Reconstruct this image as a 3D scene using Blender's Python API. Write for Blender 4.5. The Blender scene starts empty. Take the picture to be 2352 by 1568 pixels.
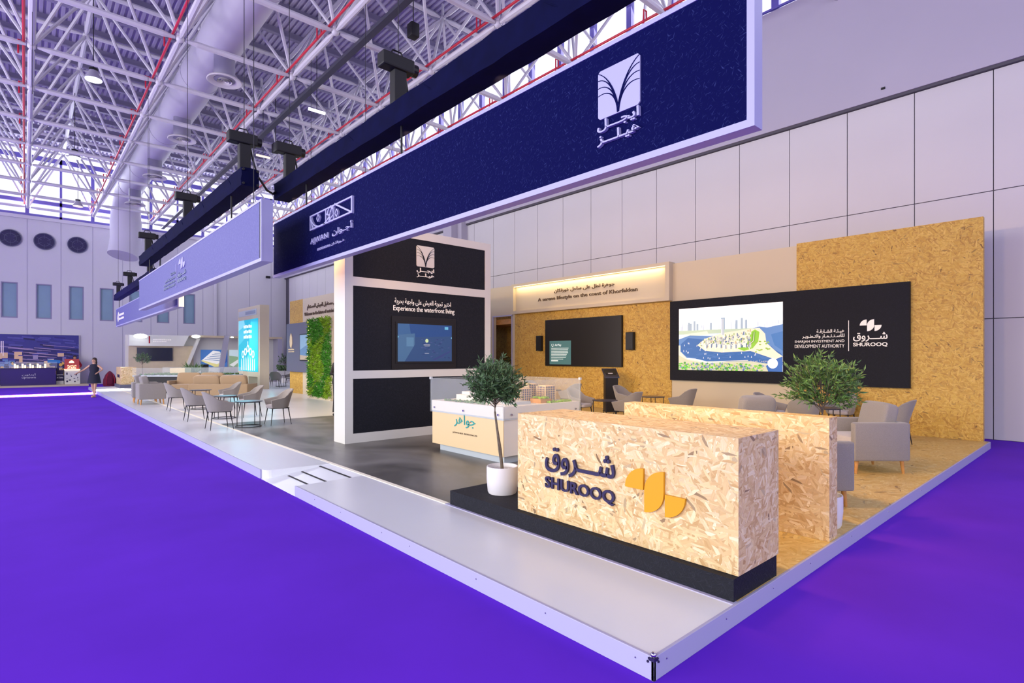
import bpy, bmesh, math, random
from mathutils import Vector, Matrix, Euler
random.seed(7)
SC = bpy.context.scene
COL = SC.collection
PI = math.pi

def lin(h):
    h = h.lstrip('#'); o = []
    for i in (0, 2, 4):
        c = int(h[i:i+2], 16) / 255
        o.append(c / 12.92 if c <= .04045 else ((c + .055) / 1.055) ** 2.4)
    return tuple(o) + (1,)

# ---------------------------------------------------------------- camera
CAMP = Vector((-2.525, -1.681, 1.75)); YAW = math.atan(1119 / 1253.4)
cd = bpy.data.cameras.new('camera'); cam = bpy.data.objects.new('camera', cd); COL.objects.link(cam)
cd.sensor_width = 36; cd.lens = 36 * 1253.4 / 2352
cd.shift_y = (819 - 784) / 2352
cam.location = CAMP; cam.rotation_euler = (PI / 2, 0, -YAW)
cd.clip_end = 300
SC.camera = cam
# ---------------------------------------------------------------- world, exposure
w = bpy.data.worlds.new('sky'); SC.world = w; w.use_nodes = True
bgn = w.node_tree.nodes['Background']
bgn.inputs[0].default_value = (.84, .83, 1, 1); bgn.inputs[1].default_value = 1.35
SC.view_settings.view_transform = 'Standard'; SC.view_settings.look = 'None'
SC.view_settings.exposure = 0.22; SC.view_settings.gamma = 1
cy = SC.cycles
cy.max_bounces = 6; cy.diffuse_bounces = 3; cy.glossy_bounces = 3; cy.transmission_bounces = 4; cy.transparent_max_bounces = 8
cy.caustics_reflective = False; cy.caustics_refractive = False; cy.use_denoising = True
cy.sample_clamp_indirect = 4

def light(name, kind, loc, target, power, col, size=.1, size_y=None, spot=None, spread=None):
    l = bpy.data.lights.new(name, kind); o = bpy.data.objects.new(name, l); COL.objects.link(o)
    l.energy = power; l.color = col[:3]
    if kind == 'AREA':
        l.shape = 'RECTANGLE'; l.size = size; l.size_y = size_y or size
        if spread: l.spread = math.radians(spread)
    if kind == 'SPOT':
        l.spot_size = math.radians(spot or 90); l.spot_blend = .8; l.shadow_soft_size = size
    o.location = loc
    o.rotation_euler = (Vector(target) - Vector(loc)).to_track_quat('-Z', 'Y').to_euler()
    return o
DAY = (.86, .9, 1); WARM = (1, .58, .17)
# daylight through the clerestory of the far wall and of the long wall
light('daylight_far', 'AREA', (0, 42.6, 12.2), (0, 20, 6), 2200, DAY, 26, 3)
light('daylight_side', 'AREA', (13.6, 18, 12.6), (2, 18, 4), 1500, DAY, 46, 3)
# the sunbeam falling through the far clerestory
light('sunbeam', 'AREA', (-3.6, 41.5, 11.2), (-3.6, 31.2, 0), 9000, (1, .97, .92), 9.5, .9, spread=3)
light('hall_fill', 'AREA', (-15, 10, 5), (2, 10, .8), 4600, (1, .97, .92), 40, 7)  # added fill lamp on the unseen left side, lifts the faces towards the aisle
# profile spots clamped to the lighting trusses
for i, y in enumerate((.9, 2.7, 4.6, 6.5, 8.6, 10.6, 12.6)):
    light('truss_flood', 'SPOT', (1.15, y, 4.62), (8.2, y, .9), 330, WARM, .12, spot=105)
for i, y in enumerate((.5, 1.25, 2.0)):
    light('counter_flood', 'SPOT', (1.2, y, 4.62), (2.5, y, .5), 125, (1, .60, .14), .1, spot=74)
for i, y in enumerate((9.5, 12.5, 15.5, 18.5)):
    light('truss_flood', 'SPOT', (.5, y, 4.62), (4.5, y + 1, .2), 190, (1, .80, .52), .12, spot=110)
for i, y in enumerate((21, 25, 29, 33)):
    light('truss_flood', 'SPOT', (1.15, y, 4.62), (4.5, y, .2), 200, (1, .76, .46), .12, spot=110)

# ---------------------------------------------------------------- materials
MATS = {}
def nm(name):
    m = bpy.data.materials.new(name); m.use_nodes = True
    MATS[name] = m
    return m, m.node_tree.nodes, m.node_tree.links, m.node_tree.nodes['Principled BSDF']
def mat(name, col, rough=.5, metal=0, spec=.5, noise=0, nscale=8, bump=0, emit=0, ecol=None, sheen=0):
    m, N, L, b = nm(name)
    c = lin(col) if isinstance(col, str) else col
    b.inputs['Base Color'].default_value = c; b.inputs['Roughness'].default_value = rough
    b.inputs['Metallic'].default_value = metal; b.inputs['Specular IOR Level'].default_value = spec
    if sheen: b.inputs['Sheen Weight'].default_value = sheen
    if noise or bump:
        t = N.new('ShaderNodeTexNoise'); t.inputs['Scale'].default_value = nscale; t.inputs['Detail'].default_value = 5
        tc = N.new('ShaderNodeTexCoord'); L.new(tc.outputs['Object'], t.inputs['Vector'])
        if noise:
            r = N.new('ShaderNodeValToRGB')
            r.color_ramp.elements[0].position = .3; r.color_ramp.elements[1].position = .7
            r.color_ramp.elements[0].color = tuple(max(0, v * (1 - noise)) for v in c[:3]) + (1,)
            r.color_ramp.elements[1].color = tuple(min(1, v * (1 + noise)) for v in c[:3]) + (1,)
            L.new(t.outputs['Fac'], r.inputs['Fac']); L.new(r.outputs[0], b.inputs['Base Color'])
        if bump:
            bp = N.new('ShaderNodeBump'); bp.inputs['Strength'].default_value = bump; bp.inputs['Distance'].default_value = .01
            L.new(t.outputs['Fac'], bp.inputs['Height']); L.new(bp.outputs[0], b.inputs['Normal'])
    if emit:
        b.inputs['Emission Color'].default_value = lin(ecol or col) if isinstance(ecol or col, str) else (ecol or col)
        b.inputs['Emission Strength'].default_value = emit
    return m
def M(n): return MATS[n]

def osb(name, tones, dark, size=1.0, layers=8, rough=.55, contrast=1.0):
    m, N, L, b = nm(name)
    b.inputs['Roughness'].default_value = rough
    uv = N.new('ShaderNodeUVMap'); uv.uv_map = 'UVMap'
    wn = N.new('ShaderNodeTexNoise'); wn.noise_dimensions = '2D'; wn.inputs['Scale'].default_value = 7; wn.inputs['Detail'].default_value = 1
    L.new(uv.outputs[0], wn.inputs['Vector'])
    va = N.new('ShaderNodeVectorMath'); va.operation = 'MULTIPLY_ADD'; va.inputs[1].default_value = (.025, .025, 0); L.new(wn.outputs['Color'], va.inputs[0]); L.new(uv.outputs[0], va.inputs[2])
    wuv = va.outputs[0]
    cur = None
    for i in range(layers):
        mp = N.new('ShaderNodeMapping'); mp.inputs['Rotation'].default_value = (0, 0, i * .83 + .4)
        mp.inputs['Location'].default_value = (3.1 * i, 1.7 * i, 0)
        ln = (.15 - .009 * i) * size; wd = (.034 - .0026 * i) * size
        L.new(wuv, mp.inputs[0])
        ms = N.new('ShaderNodeMapping'); ms.inputs['Scale'].default_value = (1 / ln, 1 / wd, 1); L.new(mp.outputs[0], ms.inputs[0]); mp = ms
        v = N.new('ShaderNodeTexVoronoi'); v.voronoi_dimensions = '2D'; v.inputs['Scale'].default_value = 1
        L.new(mp.outputs[0], v.inputs['Vector'])
        s = N.new('ShaderNodeSeparateColor'); L.new(v.outputs['Color'], s.inputs[0])
        r = N.new('ShaderNodeValToRGB'); cr = r.color_ramp
        cr.elements[0].position = 0; cr.elements[0].color = lin(tones[0])
        cr.elements[1].position = 1; cr.elements[1].color = lin(tones[-1])
        for k, t in enumerate(tones[1:-1]):
            e = cr.elements.new((k + 1) / (len(tones) - 1)); e.color = lin(t)
        if i >= 2:
            e = cr.elements.new(.95); e.color = lin(tones[-1]); cr.elements[-1].color = lin(dark)
        L.new(s.outputs[1], r.inputs[0])
        # fine grain along the strand
        mp2 = N.new('ShaderNodeMapping'); mp2.inputs['Scale'].default_value = (1.2, 5, 1); L.new(mp.outputs[0], mp2.inputs[0])
        nz = N.new('ShaderNodeTexNoise'); nz.noise_dimensions = '2D'; nz.inputs['Scale'].default_value = 1; nz.inputs['Detail'].default_value = 2
        L.new(mp2.outputs[0], nz.inputs['Vector'])
        hs = N.new('ShaderNodeMapRange'); hs.inputs['To Min'].default_value = .80; hs.inputs['To Max'].default_value = 1.16
        L.new(nz.outputs['Fac'], hs.inputs['Value'])
        mu = N.new('ShaderNodeMix'); mu.data_type = 'RGBA'; mu.blend_type = 'MULTIPLY'; mu.inputs[0].default_value = 1
        L.new(r.outputs[0], mu.inputs[6]); L.new(hs.outputs[0], mu.inputs[7])
        if cur is None: cur = mu.outputs[2]
        else:
            th = N.new('ShaderNodeMath'); th.operation = 'GREATER_THAN'; th.inputs[1].default_value = .58 + .035 * i
            L.new(s.outputs[0], th.inputs[0])
            mx = N.new('ShaderNodeMix'); mx.data_type = 'RGBA'
            L.new(th.outputs[0], mx.inputs[0]); L.new(cur, mx.inputs[6]); L.new(mu.outputs[2], mx.inputs[7]); cur = mx.outputs[2]
    L.new(cur, b.inputs['Base Color'])
    return m

osb('osb', ['#f2e0b8', '#d4b07a', '#e6cc96', '#c29a62', '#efdaac'], '#80603c')
osb('osb_wall', ['#d8b45c', '#bd9238', '#cfaa4c', '#a87c30', '#d8b45a'], '#6e4c20', size=1.0)  # yellower copy of osb, warm flood light put into the tones
osb('osb_floor', ['#dfc888', '#cfb06a', '#d8bc7a', '#c6a45a', '#e2ce92'], '#8a6a3c', size=1.1, layers=5, rough=.4)
mat('carpet', (.128, .024, .60, 1), .95, spec=0, noise=.07, nscale=.9, sheen=.02)
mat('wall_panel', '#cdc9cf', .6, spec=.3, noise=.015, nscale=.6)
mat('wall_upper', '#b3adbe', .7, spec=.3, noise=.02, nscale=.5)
mat('seam', '#55525c', .9)
mat('far_wall', '#cfcdd6', .7, spec=.3, noise=.015, nscale=.4)
mat('steel_paint', '#a8a5b8', .45, spec=.4)
mat('steel_light', '#cfccd6', .4, spec=.4)
mat('roof_deck', '#b0a8c8', .5, spec=.4)
mat('purlin', '#88829e', .6)
mat('red_pipe', '#c81e3c', .4)
mat('duct', '#c3bfd2', .6, noise=.03, nscale=.7)
mat('duct_collar', '#8f8ca2', .5)
mat('diffuser', '#d2ced2', .5)
mat('black', '#0b0b10', .6)
mat('black_cloth', '#070a30', .9, spec=.1, noise=.2, nscale=5)
mat('black_metal', '#17161b', .4, metal=.3)
mat('cable', '#1c1c24', .6)
mat('white_paint', '#dcdbd6', .45, spec=.4)
mat('white_frame', '#aaaad2', .45, spec=.4)
mat('stand_white', '#cbbfa8', .5, spec=.4)
mat('laminate', '#e6e9ee', .28, spec=.5, noise=.01, nscale=2)
mat('edge_trim', '#b0afd0', .4)
mat('seat_fabric', '#8f8a88', .95, spec=.1, noise=.10, nscale=160, bump=.25, sheen=.3)
mat('seat_light', '#b8b4b8', .95, spec=.1, noise=.05, nscale=120, sheen=.3)
mat('sofa_fabric', '#a38b6e', .95, spec=.1, noise=.08, nscale=120, bump=.2, sheen=.3)
mat('oak', '#c08a4a', .45, noise=.15, nscale=12)
mat('table_dark', '#3a3a48', .3)
mat('navy', '#221a48', .5)
mat('yellow', '#dc9c00', .45)
mat('teal', '#2a9c9c', .5)
mat('beige_panel', '#dcc69c', .4)
mat('plinth_grey', '#b9c2ca', .4)
mat('glass_edge', '#a8c8c4', .1)
mat('chrome', '#c8c8d0', .15, metal=1)
mat('text_white', '#f2eee8', .5, emit=.12)
mat('text_dark', '#5a4630', .5)
mat('text_grey', '#8c98ae', .5)
mat('bark', '#6b5f52', .8, noise=.25, nscale=40, bump=.5)
mat('leaf_olive', '#4c6a44', .5, noise=.6, nscale=14)
mat('leaf_green', '#55763a', .5, noise=.55, nscale=14)
mat('moss', '#7fa81e', .7, noise=.55, nscale=7)
mat('moss_dark', '#3f8a1c', .7, noise=.5, nscale=7)
mat('pot', '#e6e4e6', .4)
mat('gravel', '#dcd6cc', .9, noise=.3, nscale=60)
mat('lamp_white', '#ffffff', .5, emit=5, ecol='#f2fff6')
mat('led_warm', '#fff0d0', .5, emit=3, ecol='#ffd890')
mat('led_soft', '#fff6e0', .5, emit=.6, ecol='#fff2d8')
mat('led_strip', '#f0ead8', .5, emit=.12, ecol='#fff2d8')
mat('bulb', '#fff0b0', .5, emit=2.5, ecol='#ffe070')
mat('screen_off', '#1e1b1c', .38, spec=.3)
mat('screen_dark', '#22243c', .12, spec=.6)
mat('skin', '#c79a80', .6)
mat('hair', '#3a2a24', .7)
mat('dress', '#12142c', .8)
mat('jacket', '#0d0d14', .8)
mat('red_cloth', '#a01830', .8)
mat('maroon', '#6a1030', .8)
mat('counter_purple', '#2a0f66', .4)
mat('wood_pale', '#c9b99c', .6, noise=.06, nscale=3)
mat('grey_blue', '#5a5c74', .55)
mat('pane_blue', '#7e9cb2', .25, noise=.04, nscale=1)
mat('win_frame', '#8a86a4', .5)
mat('window_rail', '#6f66b8', .5)

def fabric_black(name, col, fleck, scale=1.0, amt=.62):
    m, N, L, b = nm(name)
    b.inputs['Roughness'].default_value = .7; b.inputs['Specular IOR Level'].default_value = .25
    uv = N.new('ShaderNodeUVMap'); uv.uv_map = 'UVMap'
    cur = None
    for i, a in enumerate((.2, .75, 1.3, 2.2)):
        mr_ = N.new('ShaderNodeMapping'); mr_.inputs['Rotation'].default_value = (0, 0, a); L.new(uv.outputs[0], mr_.inputs[0])
        mp = N.new('ShaderNodeMapping'); mp.inputs['Scale'].default_value = (14 / scale, 90 / scale, 1)
        mp.inputs['Location'].default_value = (i * 2.3, i, 0)
        L.new(mr_.outputs[0], mp.inputs[0])
        n = N.new('ShaderNodeTexNoise'); n.noise_dimensions = '2D'; n.inputs['Scale'].default_value = 1; n.inputs['Detail'].default_value = 2
        L.new(mp.outputs[0], n.inputs['Vector'])
        mr = N.new('ShaderNodeMapRange'); mr.inputs['From Min'].default_value = amt; mr.inputs['From Max'].default_value = amt + .16
        L.new(n.outputs['Fac'], mr.inputs['Value'])
        if cur is None: cur = mr.outputs[0]
        else:
            mx = N.new('ShaderNodeMath'); mx.operation = 'MAXIMUM'; L.new(cur, mx.inputs[0]); L.new(mr.outputs[0], mx.inputs[1]); cur = mx.outputs[0]
    mx = N.new('ShaderNodeMix'); mx.data_type = 'RGBA'; L.new(cur, mx.inputs[0])
    mx.inputs[6].default_value = lin(col); mx.inputs[7].default_value = lin(fleck); L.new(mx.outputs[2], b.inputs['Base Color'])
    bp = N.new('ShaderNodeBump'); bp.inputs['Strength'].default_value = .5; bp.inputs['Distance'].default_value = .004
    L.new(cur, bp.inputs['Height']); L.new(bp.outputs[0], b.inputs['Normal'])
    return m
fabric_black('sign_black', '#090c42', '#343c74', amt=.69)
MATS['sign_black'].node_tree.nodes['Principled BSDF'].inputs['Specular IOR Level'].default_value = .04
fabric_black('panel_black', '#171922', '#22242e', amt=.6)
fabric_black('sign_far', '#6a6ba0', '#7c7eb0', amt=.6)

def concrete():
    m, N, L, b = nm('concrete')
    tc = N.new('ShaderNodeTexCoord')
    a = N.new('ShaderNodeTexNoise'); a.inputs['Scale'].default_value = .9; a.inputs['Detail'].default_value = 8; a.inputs['Distortion'].default_value = 1.2
    mp = N.new('ShaderNodeMapping'); mp.inputs['Scale'].default_value = (1, .55, 1); L.new(tc.outputs['Object'], mp.inputs[0]); L.new(mp.outputs[0], a.inputs['Vector'])
    r = N.new('ShaderNodeValToRGB'); r.color_ramp.elements[0].position = .32; r.color_ramp.elements[1].position = .72
    r.color_ramp.elements[0].color = lin('#45423e'); r.color_ramp.elements[1].color = lin('#8c8a86')
    L.new(a.outputs['Fac'], r.inputs[0]); L.new(r.outputs[0], b.inputs['Base Color'])
    mr = N.new('ShaderNodeMapRange'); mr.inputs['To Min'].default_value = .22; mr.inputs['To Max'].default_value = .5
    L.new(a.outputs['Fac'], mr.inputs['Value']); L.new(mr.outputs[0], b.inputs['Roughness'])
concrete()
def glassmat(name, col=(1, 1, 1, 1), a=.12):
    m, N, L, b = nm(name)
    b.inputs['Base Color'].default_value = col; b.inputs['Alpha'].default_value = a
    b.inputs['Roughness'].default_value = .02; b.inputs['Specular IOR Level'].default_value = 1
glassmat('glass', (.8, .9, .95, 1), .10)
glassmat('window_glass', (.95, .97, 1, 1), .06)

# ---------------------------------------------------------------- mesh helpers
def boxuv(me):
    uvl = me.uv_layers.new(name='UVMap')
    vs = me.vertices
    for p in me.polygons:
        n = p.normal; ax = max(range(3), key=lambda i: abs(n[i]))
        for li in p.loop_indices:
            c = vs[me.loops[li].vertex_index].co
            uvl.data[li].uv = ((c.y, c.z), (c.x + 37.3, c.z), (c.x, c.y + 11.7))[ax]

WM = {}
def wmat(o): return WM.get(o.name, Matrix.Identity(4))
class MB:
    def __init__(s): s.bm = bmesh.new(); s.mi = 0
    def _f(s, f):
        f.material_index = s.mi; return f
    def box(s, x0, y0, z0, x1, y1, z1, bev=0, seg=2, T=None, skip=()):
        b = bmesh.new()
        v = [b.verts.new((x, y, z)) for x in (x0, x1) for y in (y0, y1) for z in (z0, z1)]
        for k, q in enumerate(((0, 1, 3, 2), (4, 6, 7, 5), (0, 4, 5, 1), (2, 3, 7, 6), (0, 2, 6, 4), (1, 5, 7, 3))):
            if k in skip: continue
            b.faces.new([v[i] for i in q])
        if bev: bmesh.ops.bevel(b, geom=b.edges[:], offset=bev, segments=seg, affect='EDGES', profile=.5)
        s.add(b, T); return s
    def add(s, b, T=None):
        if T is not None: bmesh.ops.transform(b, matrix=T, verts=b.verts[:])
        b.verts.index_update()
        mp = [s.bm.verts.new(v.co) for v in b.verts]
        for f in b.faces:
            try: s._f(s.bm.faces.new([mp[v.index] for v in f.verts]))
            except ValueError: pass
        b.free(); return s
    def face(s, pts):
        return s._f(s.bm.faces.new([s.bm.verts.new(p) for p in pts]))
    def tube(s, p, q, r, n=8, r2=None, caps=True):
        p = Vector(p); q = Vector(q); r2 = r if r2 is None else r2
        d = (q - p)
        if d.length < 1e-6: return s
        d.normalize(); a = d.orthogonal().normalized(); b = d.cross(a)
        A = [s.bm.verts.new(p + (a * math.cos(t) + b * math.sin(t)) * r) for t in [2 * PI * i / n for i in range(n)]]
        B = [s.bm.verts.new(q + (a * math.cos(t) + b * math.sin(t)) * r2) for t in [2 * PI * i / n for i in range(n)]]
        for i in range(n): s._f(s.bm.faces.new((A[i], A[(i + 1) % n], B[(i + 1) % n], B[i])))
        if caps: s._f(s.bm.faces.new(A[::-1])); s._f(s.bm.faces.new(B))
        return s
    def path(s, pts, r, n=8, r2=None):
        pts = [Vector(p) for p in pts]; m = len(pts); rings = []
        for i, p in enumerate(pts):
            d = (pts[min(i + 1, m - 1)] - pts[max(i - 1, 0)]).normalized()
            if i == 0: a = d.orthogonal().normalized()
            else: a = (a - d * a.dot(d)).normalized()
            b = d.cross(a); rr = r if r2 is None else r + (r2 - r) * i / (m - 1)
            rings.append([s.bm.verts.new(p + (a * math.cos(2 * PI * k / n) + b * math.sin(2 * PI * k / n)) * rr) for k in range(n)])
        for A, B in zip(rings, rings[1:]):
            for i in range(n): s._f(s.bm.faces.new((A[i], A[(i + 1) % n], B[(i + 1) % n], B[i])))
        s._f(s.bm.faces.new(rings[0][::-1])); s._f(s.bm.faces.new(rings[-1])); return s
    def lathe(s, prof, n=24, c=(0, 0, 0), cap=True):
        c = Vector(c); R = []
        for (r, z) in prof:
            R.append([s.bm.verts.new(c + Vector((r * math.cos(2 * PI * k / n), r * math.sin(2 * PI * k / n), z))) for k in range(n)])
        for A, B in zip(R, R[1:]):
            for i in range(n): s._f(s.bm.faces.new((A[i], A[(i + 1) % n], B[(i + 1) % n], B[i])))
        if cap: s._f(s.bm.faces.new(R[0][::-1])); s._f(s.bm.faces.new(R[-1]))
        return s
    def prism(s, pts, o, u, v, w):      # pts 2D on plane o + u*a + v*b, thickness vector w
        o = Vector(o); u = Vector(u); v = Vector(v); w = Vector(w)
        A = [s.bm.verts.new(o + u * a + v * b) for a, b in pts]; B = [s.bm.verts.new(o + u * a + v * b + w) for a, b in pts]
        n = len(pts)
        s._f(s.bm.faces.new(A[::-1])); s._f(s.bm.faces.new(B))
        for i in range(n): s._f(s.bm.faces.new((A[i], A[(i + 1) % n], B[(i + 1) % n], B[i])))
        return s
    def pillow(s, c, dims, n=4.5, T=None, res=7):
        b = bmesh.new(); bmesh.ops.create_cube(b, size=2)
        bmesh.ops.subdivide_edges(b, edges=b.edges[:], cuts=res, use_grid_fill=True)
        for v in b.verts:
            x, y, z = v.co; L = (abs(x) ** n + abs(y) ** n + abs(z) ** n) ** (1 / n)
            v.co = Vector((x / L * dims[0] / 2, y / L * dims[1] / 2, z / L * dims[2] / 2))
        TT = Matrix.Translation(c)
        if T is not None: TT = TT @ T
        s.add(b, TT); return s
    def ball(s, c, r, sub=1, sc=(1, 1, 1)):
        b = bmesh.new(); bmesh.ops.create_icosphere(b, subdivisions=sub, radius=r)
        s.add(b, Matrix.Translation(c) @ Matrix.Diagonal((*sc, 1))); return s
    def build(s, name, m, parent=None, smooth=False, label=None, keepnormals=False):
        if not keepnormals: bmesh.ops.recalc_face_normals(s.bm, faces=s.bm.faces[:])
        me = bpy.data.meshes.new(name); s.bm.to_mesh(me); s.bm.free()
        return link(name, me, m, parent, smooth, label)
def link(name, me, m, parent=None, smooth=False, label=None):
    ms = m if isinstance(m, (list, tuple)) else [m]
    for x in ms: me.materials.append(MATS[x])
    o = bpy.data.objects.new(name, me); COL.objects.link(o)
    if parent is not None:
        o.parent = parent; W = wmat(parent); me.transform(W.inverted()); WM[o.name] = W
    boxuv_world(me, parent)
    if smooth:
        for p in me.polygons: p.use_smooth = True
        me.set_sharp_from_angle(angle=math.radians(42))
    if label: o['label'] = label
    return o
def boxuv_world(me, parent): boxuv(me)
def thing(name, label, cat, loc=(0, 0, 0), rz=0, group=None):
    o = bpy.data.objects.new(name, None); COL.objects.link(o); o.empty_display_size = .1
    o.location = loc; o.rotation_euler = (0, 0, rz)
    WM[o.name] = Matrix.Translation(loc) @ Matrix.Rotation(rz, 4, 'Z')
    tag(o, label, cat, group); return o
def tag(o, label, cat, group=None, kind=None):
    o['label'] = label; o['category'] = cat
    if group: o['group'] = group
    if kind: o['kind'] = kind
    return o
def struct(o, label=None):
    o['kind'] = 'structure'
    if label: o['label'] = label
    return o
def dup(root, loc, rz, label, group=None):
    r = root.copy(); COL.objects.link(r); r.location = loc; r.rotation_euler = (0, 0, rz); r['label'] = label
    if group: r['group'] = group
    WM[r.name] = Matrix.Translation(loc) @ Matrix.Rotation(rz, 4, 'Z')
    def rec(a, b):
        for ch in list(a.children):
            c = ch.copy(); COL.objects.link(c); c.parent = b; WM[c.name] = WM[b.name]; rec(ch, c)
    rec(root, r); return r

# ---------------------------------------------------------------- lettering
AR = {'ا': (0xFE8D, 2), 'أ': (0xFE83, 2), 'ئ': (0xFE89, 4), 'ب': (0xFE8F, 4), 'ة': (0xFE93, 2), 'ت': (0xFE95, 4), 'ث': (0xFE99, 4),
      'ج': (0xFE9D, 4), 'ح': (0xFEA1, 4), 'خ': (0xFEA5, 4), 'د': (0xFEA9, 2), 'ر': (0xFEAD, 2), 'ز': (0xFEAF, 2), 'س': (0xFEB1, 4),
      'ش': (0xFEB5, 4), 'ض': (0xFEBD, 4), 'ط': (0xFEC1, 4), 'ع': (0xFEC9, 4), 'ف': (0xFED1, 4), 'ق': (0xFED5, 4), 'ك': (0xFED9, 4), 'ل': (0xFEDD, 4),
      'ص': (0xFEB9, 4), 'م': (0xFEE1, 4), 'ن': (0xFEE5, 4), 'ه': (0xFEE9, 4), 'و': (0xFEED, 2), 'ى': (0xFEEF, 2), 'ي': (0xFEF1, 4)}
def arab(t):
    words = []
    for wd in t.split(' '):
        out = ''
        for i, c in enumerate(wd):
            if c == 'ـ': out += c; continue
            base, nf = AR[c]
            prev = wd[i - 1] if i else None; nxt = wd[i + 1] if i + 1 < len(wd) else None
            jp = prev is not None and (prev == 'ـ' or AR.get(prev, (0, 0))[1] == 4)
            jn = nf == 4 and nxt is not None
            if nf == 4: k = (3 if jn else 1) if jp else (2 if jn else 0)
            else: k = 1 if jp else 0
            out += chr(base + k)
        words.append(out[::-1])
    return ' '.join(words[::-1])
TXT = {}
def txt(s, parent, m, o, u, v, w, h, depth=.006, bold=.012, name='lettering', ar=False, split=False):
    body = arab(s) if ar else s
    key = (body, bold)
    if key not in TXT:
        c = bpy.data.curves.new('lettering', 'FONT'); c.body = body; c.size = 1; c.offset = bold; c.resolution_u = 3
        ob = bpy.data.objects.new('lettering_tmp', c); COL.objects.link(ob)
        bpy.context.view_layer.update()
        dg = bpy.context.evaluated_depsgraph_get()
        me = bpy.data.meshes.new_from_object(ob.evaluated_get(dg)); bpy.data.objects.remove(ob)
        TXT[key] = me
    src = TXT[key]
    xs = [q.co.x for q in src.vertices]; ys = [q.co.y for q in src.vertices]
    x0, x1, y0, y1 = min(xs), max(xs), min(ys), max(ys)
    o = Vector(o); u = Vector(u).normalized(); v = Vector(v).normalized(); n = u.cross(v)
    b = bmesh.new(); b.from_mesh(src)
    for q in b.verts: q.co = o + u * ((q.co.x - x0) / (x1 - x0) * w) + v * ((q.co.y - y0) / (y1 - y0) * h) + n * depth
    seen = set(); isl = 0; parts_ = []; b.faces.index_update(); b.faces.ensure_lookup_table()
    for f0 in b.faces:
        if f0 in seen: continue
        st = [f0]; seen.add(f0); isl += 1; vs = set(); parts_.append(set())
        while st:
            f = st.pop(); vs.update(f.verts); parts_[-1].add(f.index)
            for e in f.edges:
                for g_ in e.link_faces:
                    if g_ not in seen: seen.add(g_); st.append(g_)
        for q in vs: q.co += n * (.0006 * (isl % 5) if depth > .004 else .0002 * (isl % 5))
    if split:
        for k in range(isl):
            c = b.copy(); keep = [f.index for f in c.faces]
            grp = parts_[k]
            bmesh.ops.delete(c, geom=[f for f in c.faces if f.index not in grp], context='FACES')
            g = bmesh.ops.extrude_face_region(c, geom=c.faces[:])
            for e in g['geom']:
                if isinstance(e, bmesh.types.BMVert): e.co -= n * depth
            bmesh.ops.recalc_face_normals(c, faces=c.faces[:])
            for f in c.faces: f.smooth = False
            me = bpy.data.meshes.new('letter'); c.to_mesh(me); c.free(); link('letter', me, m, parent)
        b.free(); return
    g = bmesh.ops.extrude_face_region(b, geom=b.faces[:])
    for e in g['geom']:
        if isinstance(e, bmesh.types.BMVert): e.co -= n * depth
    bmesh.ops.recalc_face_normals(b, faces=b.faces[:])
    for f in b.faces: f.smooth = False
    me = bpy.data.meshes.new(name); b.to_mesh(me); b.free()
    return link(name, me, m, parent)

def blocks(parent, m, o, u, v, w, h, words, depth=.006, seed=1):
    """rows of small marks for writing too blurred in the photo to be read"""
    rnd = random.Random(seed); o = Vector(o); u = Vector(u); v = Vector(v); n = u.cross(v); mb = MB(); x = 0
    k = words; gap = w / k * .14; ww = w / k - gap
    for i in range(k):
        hh = h * rnd.uniform(.75, 1); mb.prism([(0, 0), (ww, 0), (ww, hh), (0, hh)], o + u * x, u, v, n * depth); x += ww + gap
    return mb.build('text_line', m, parent)

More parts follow.
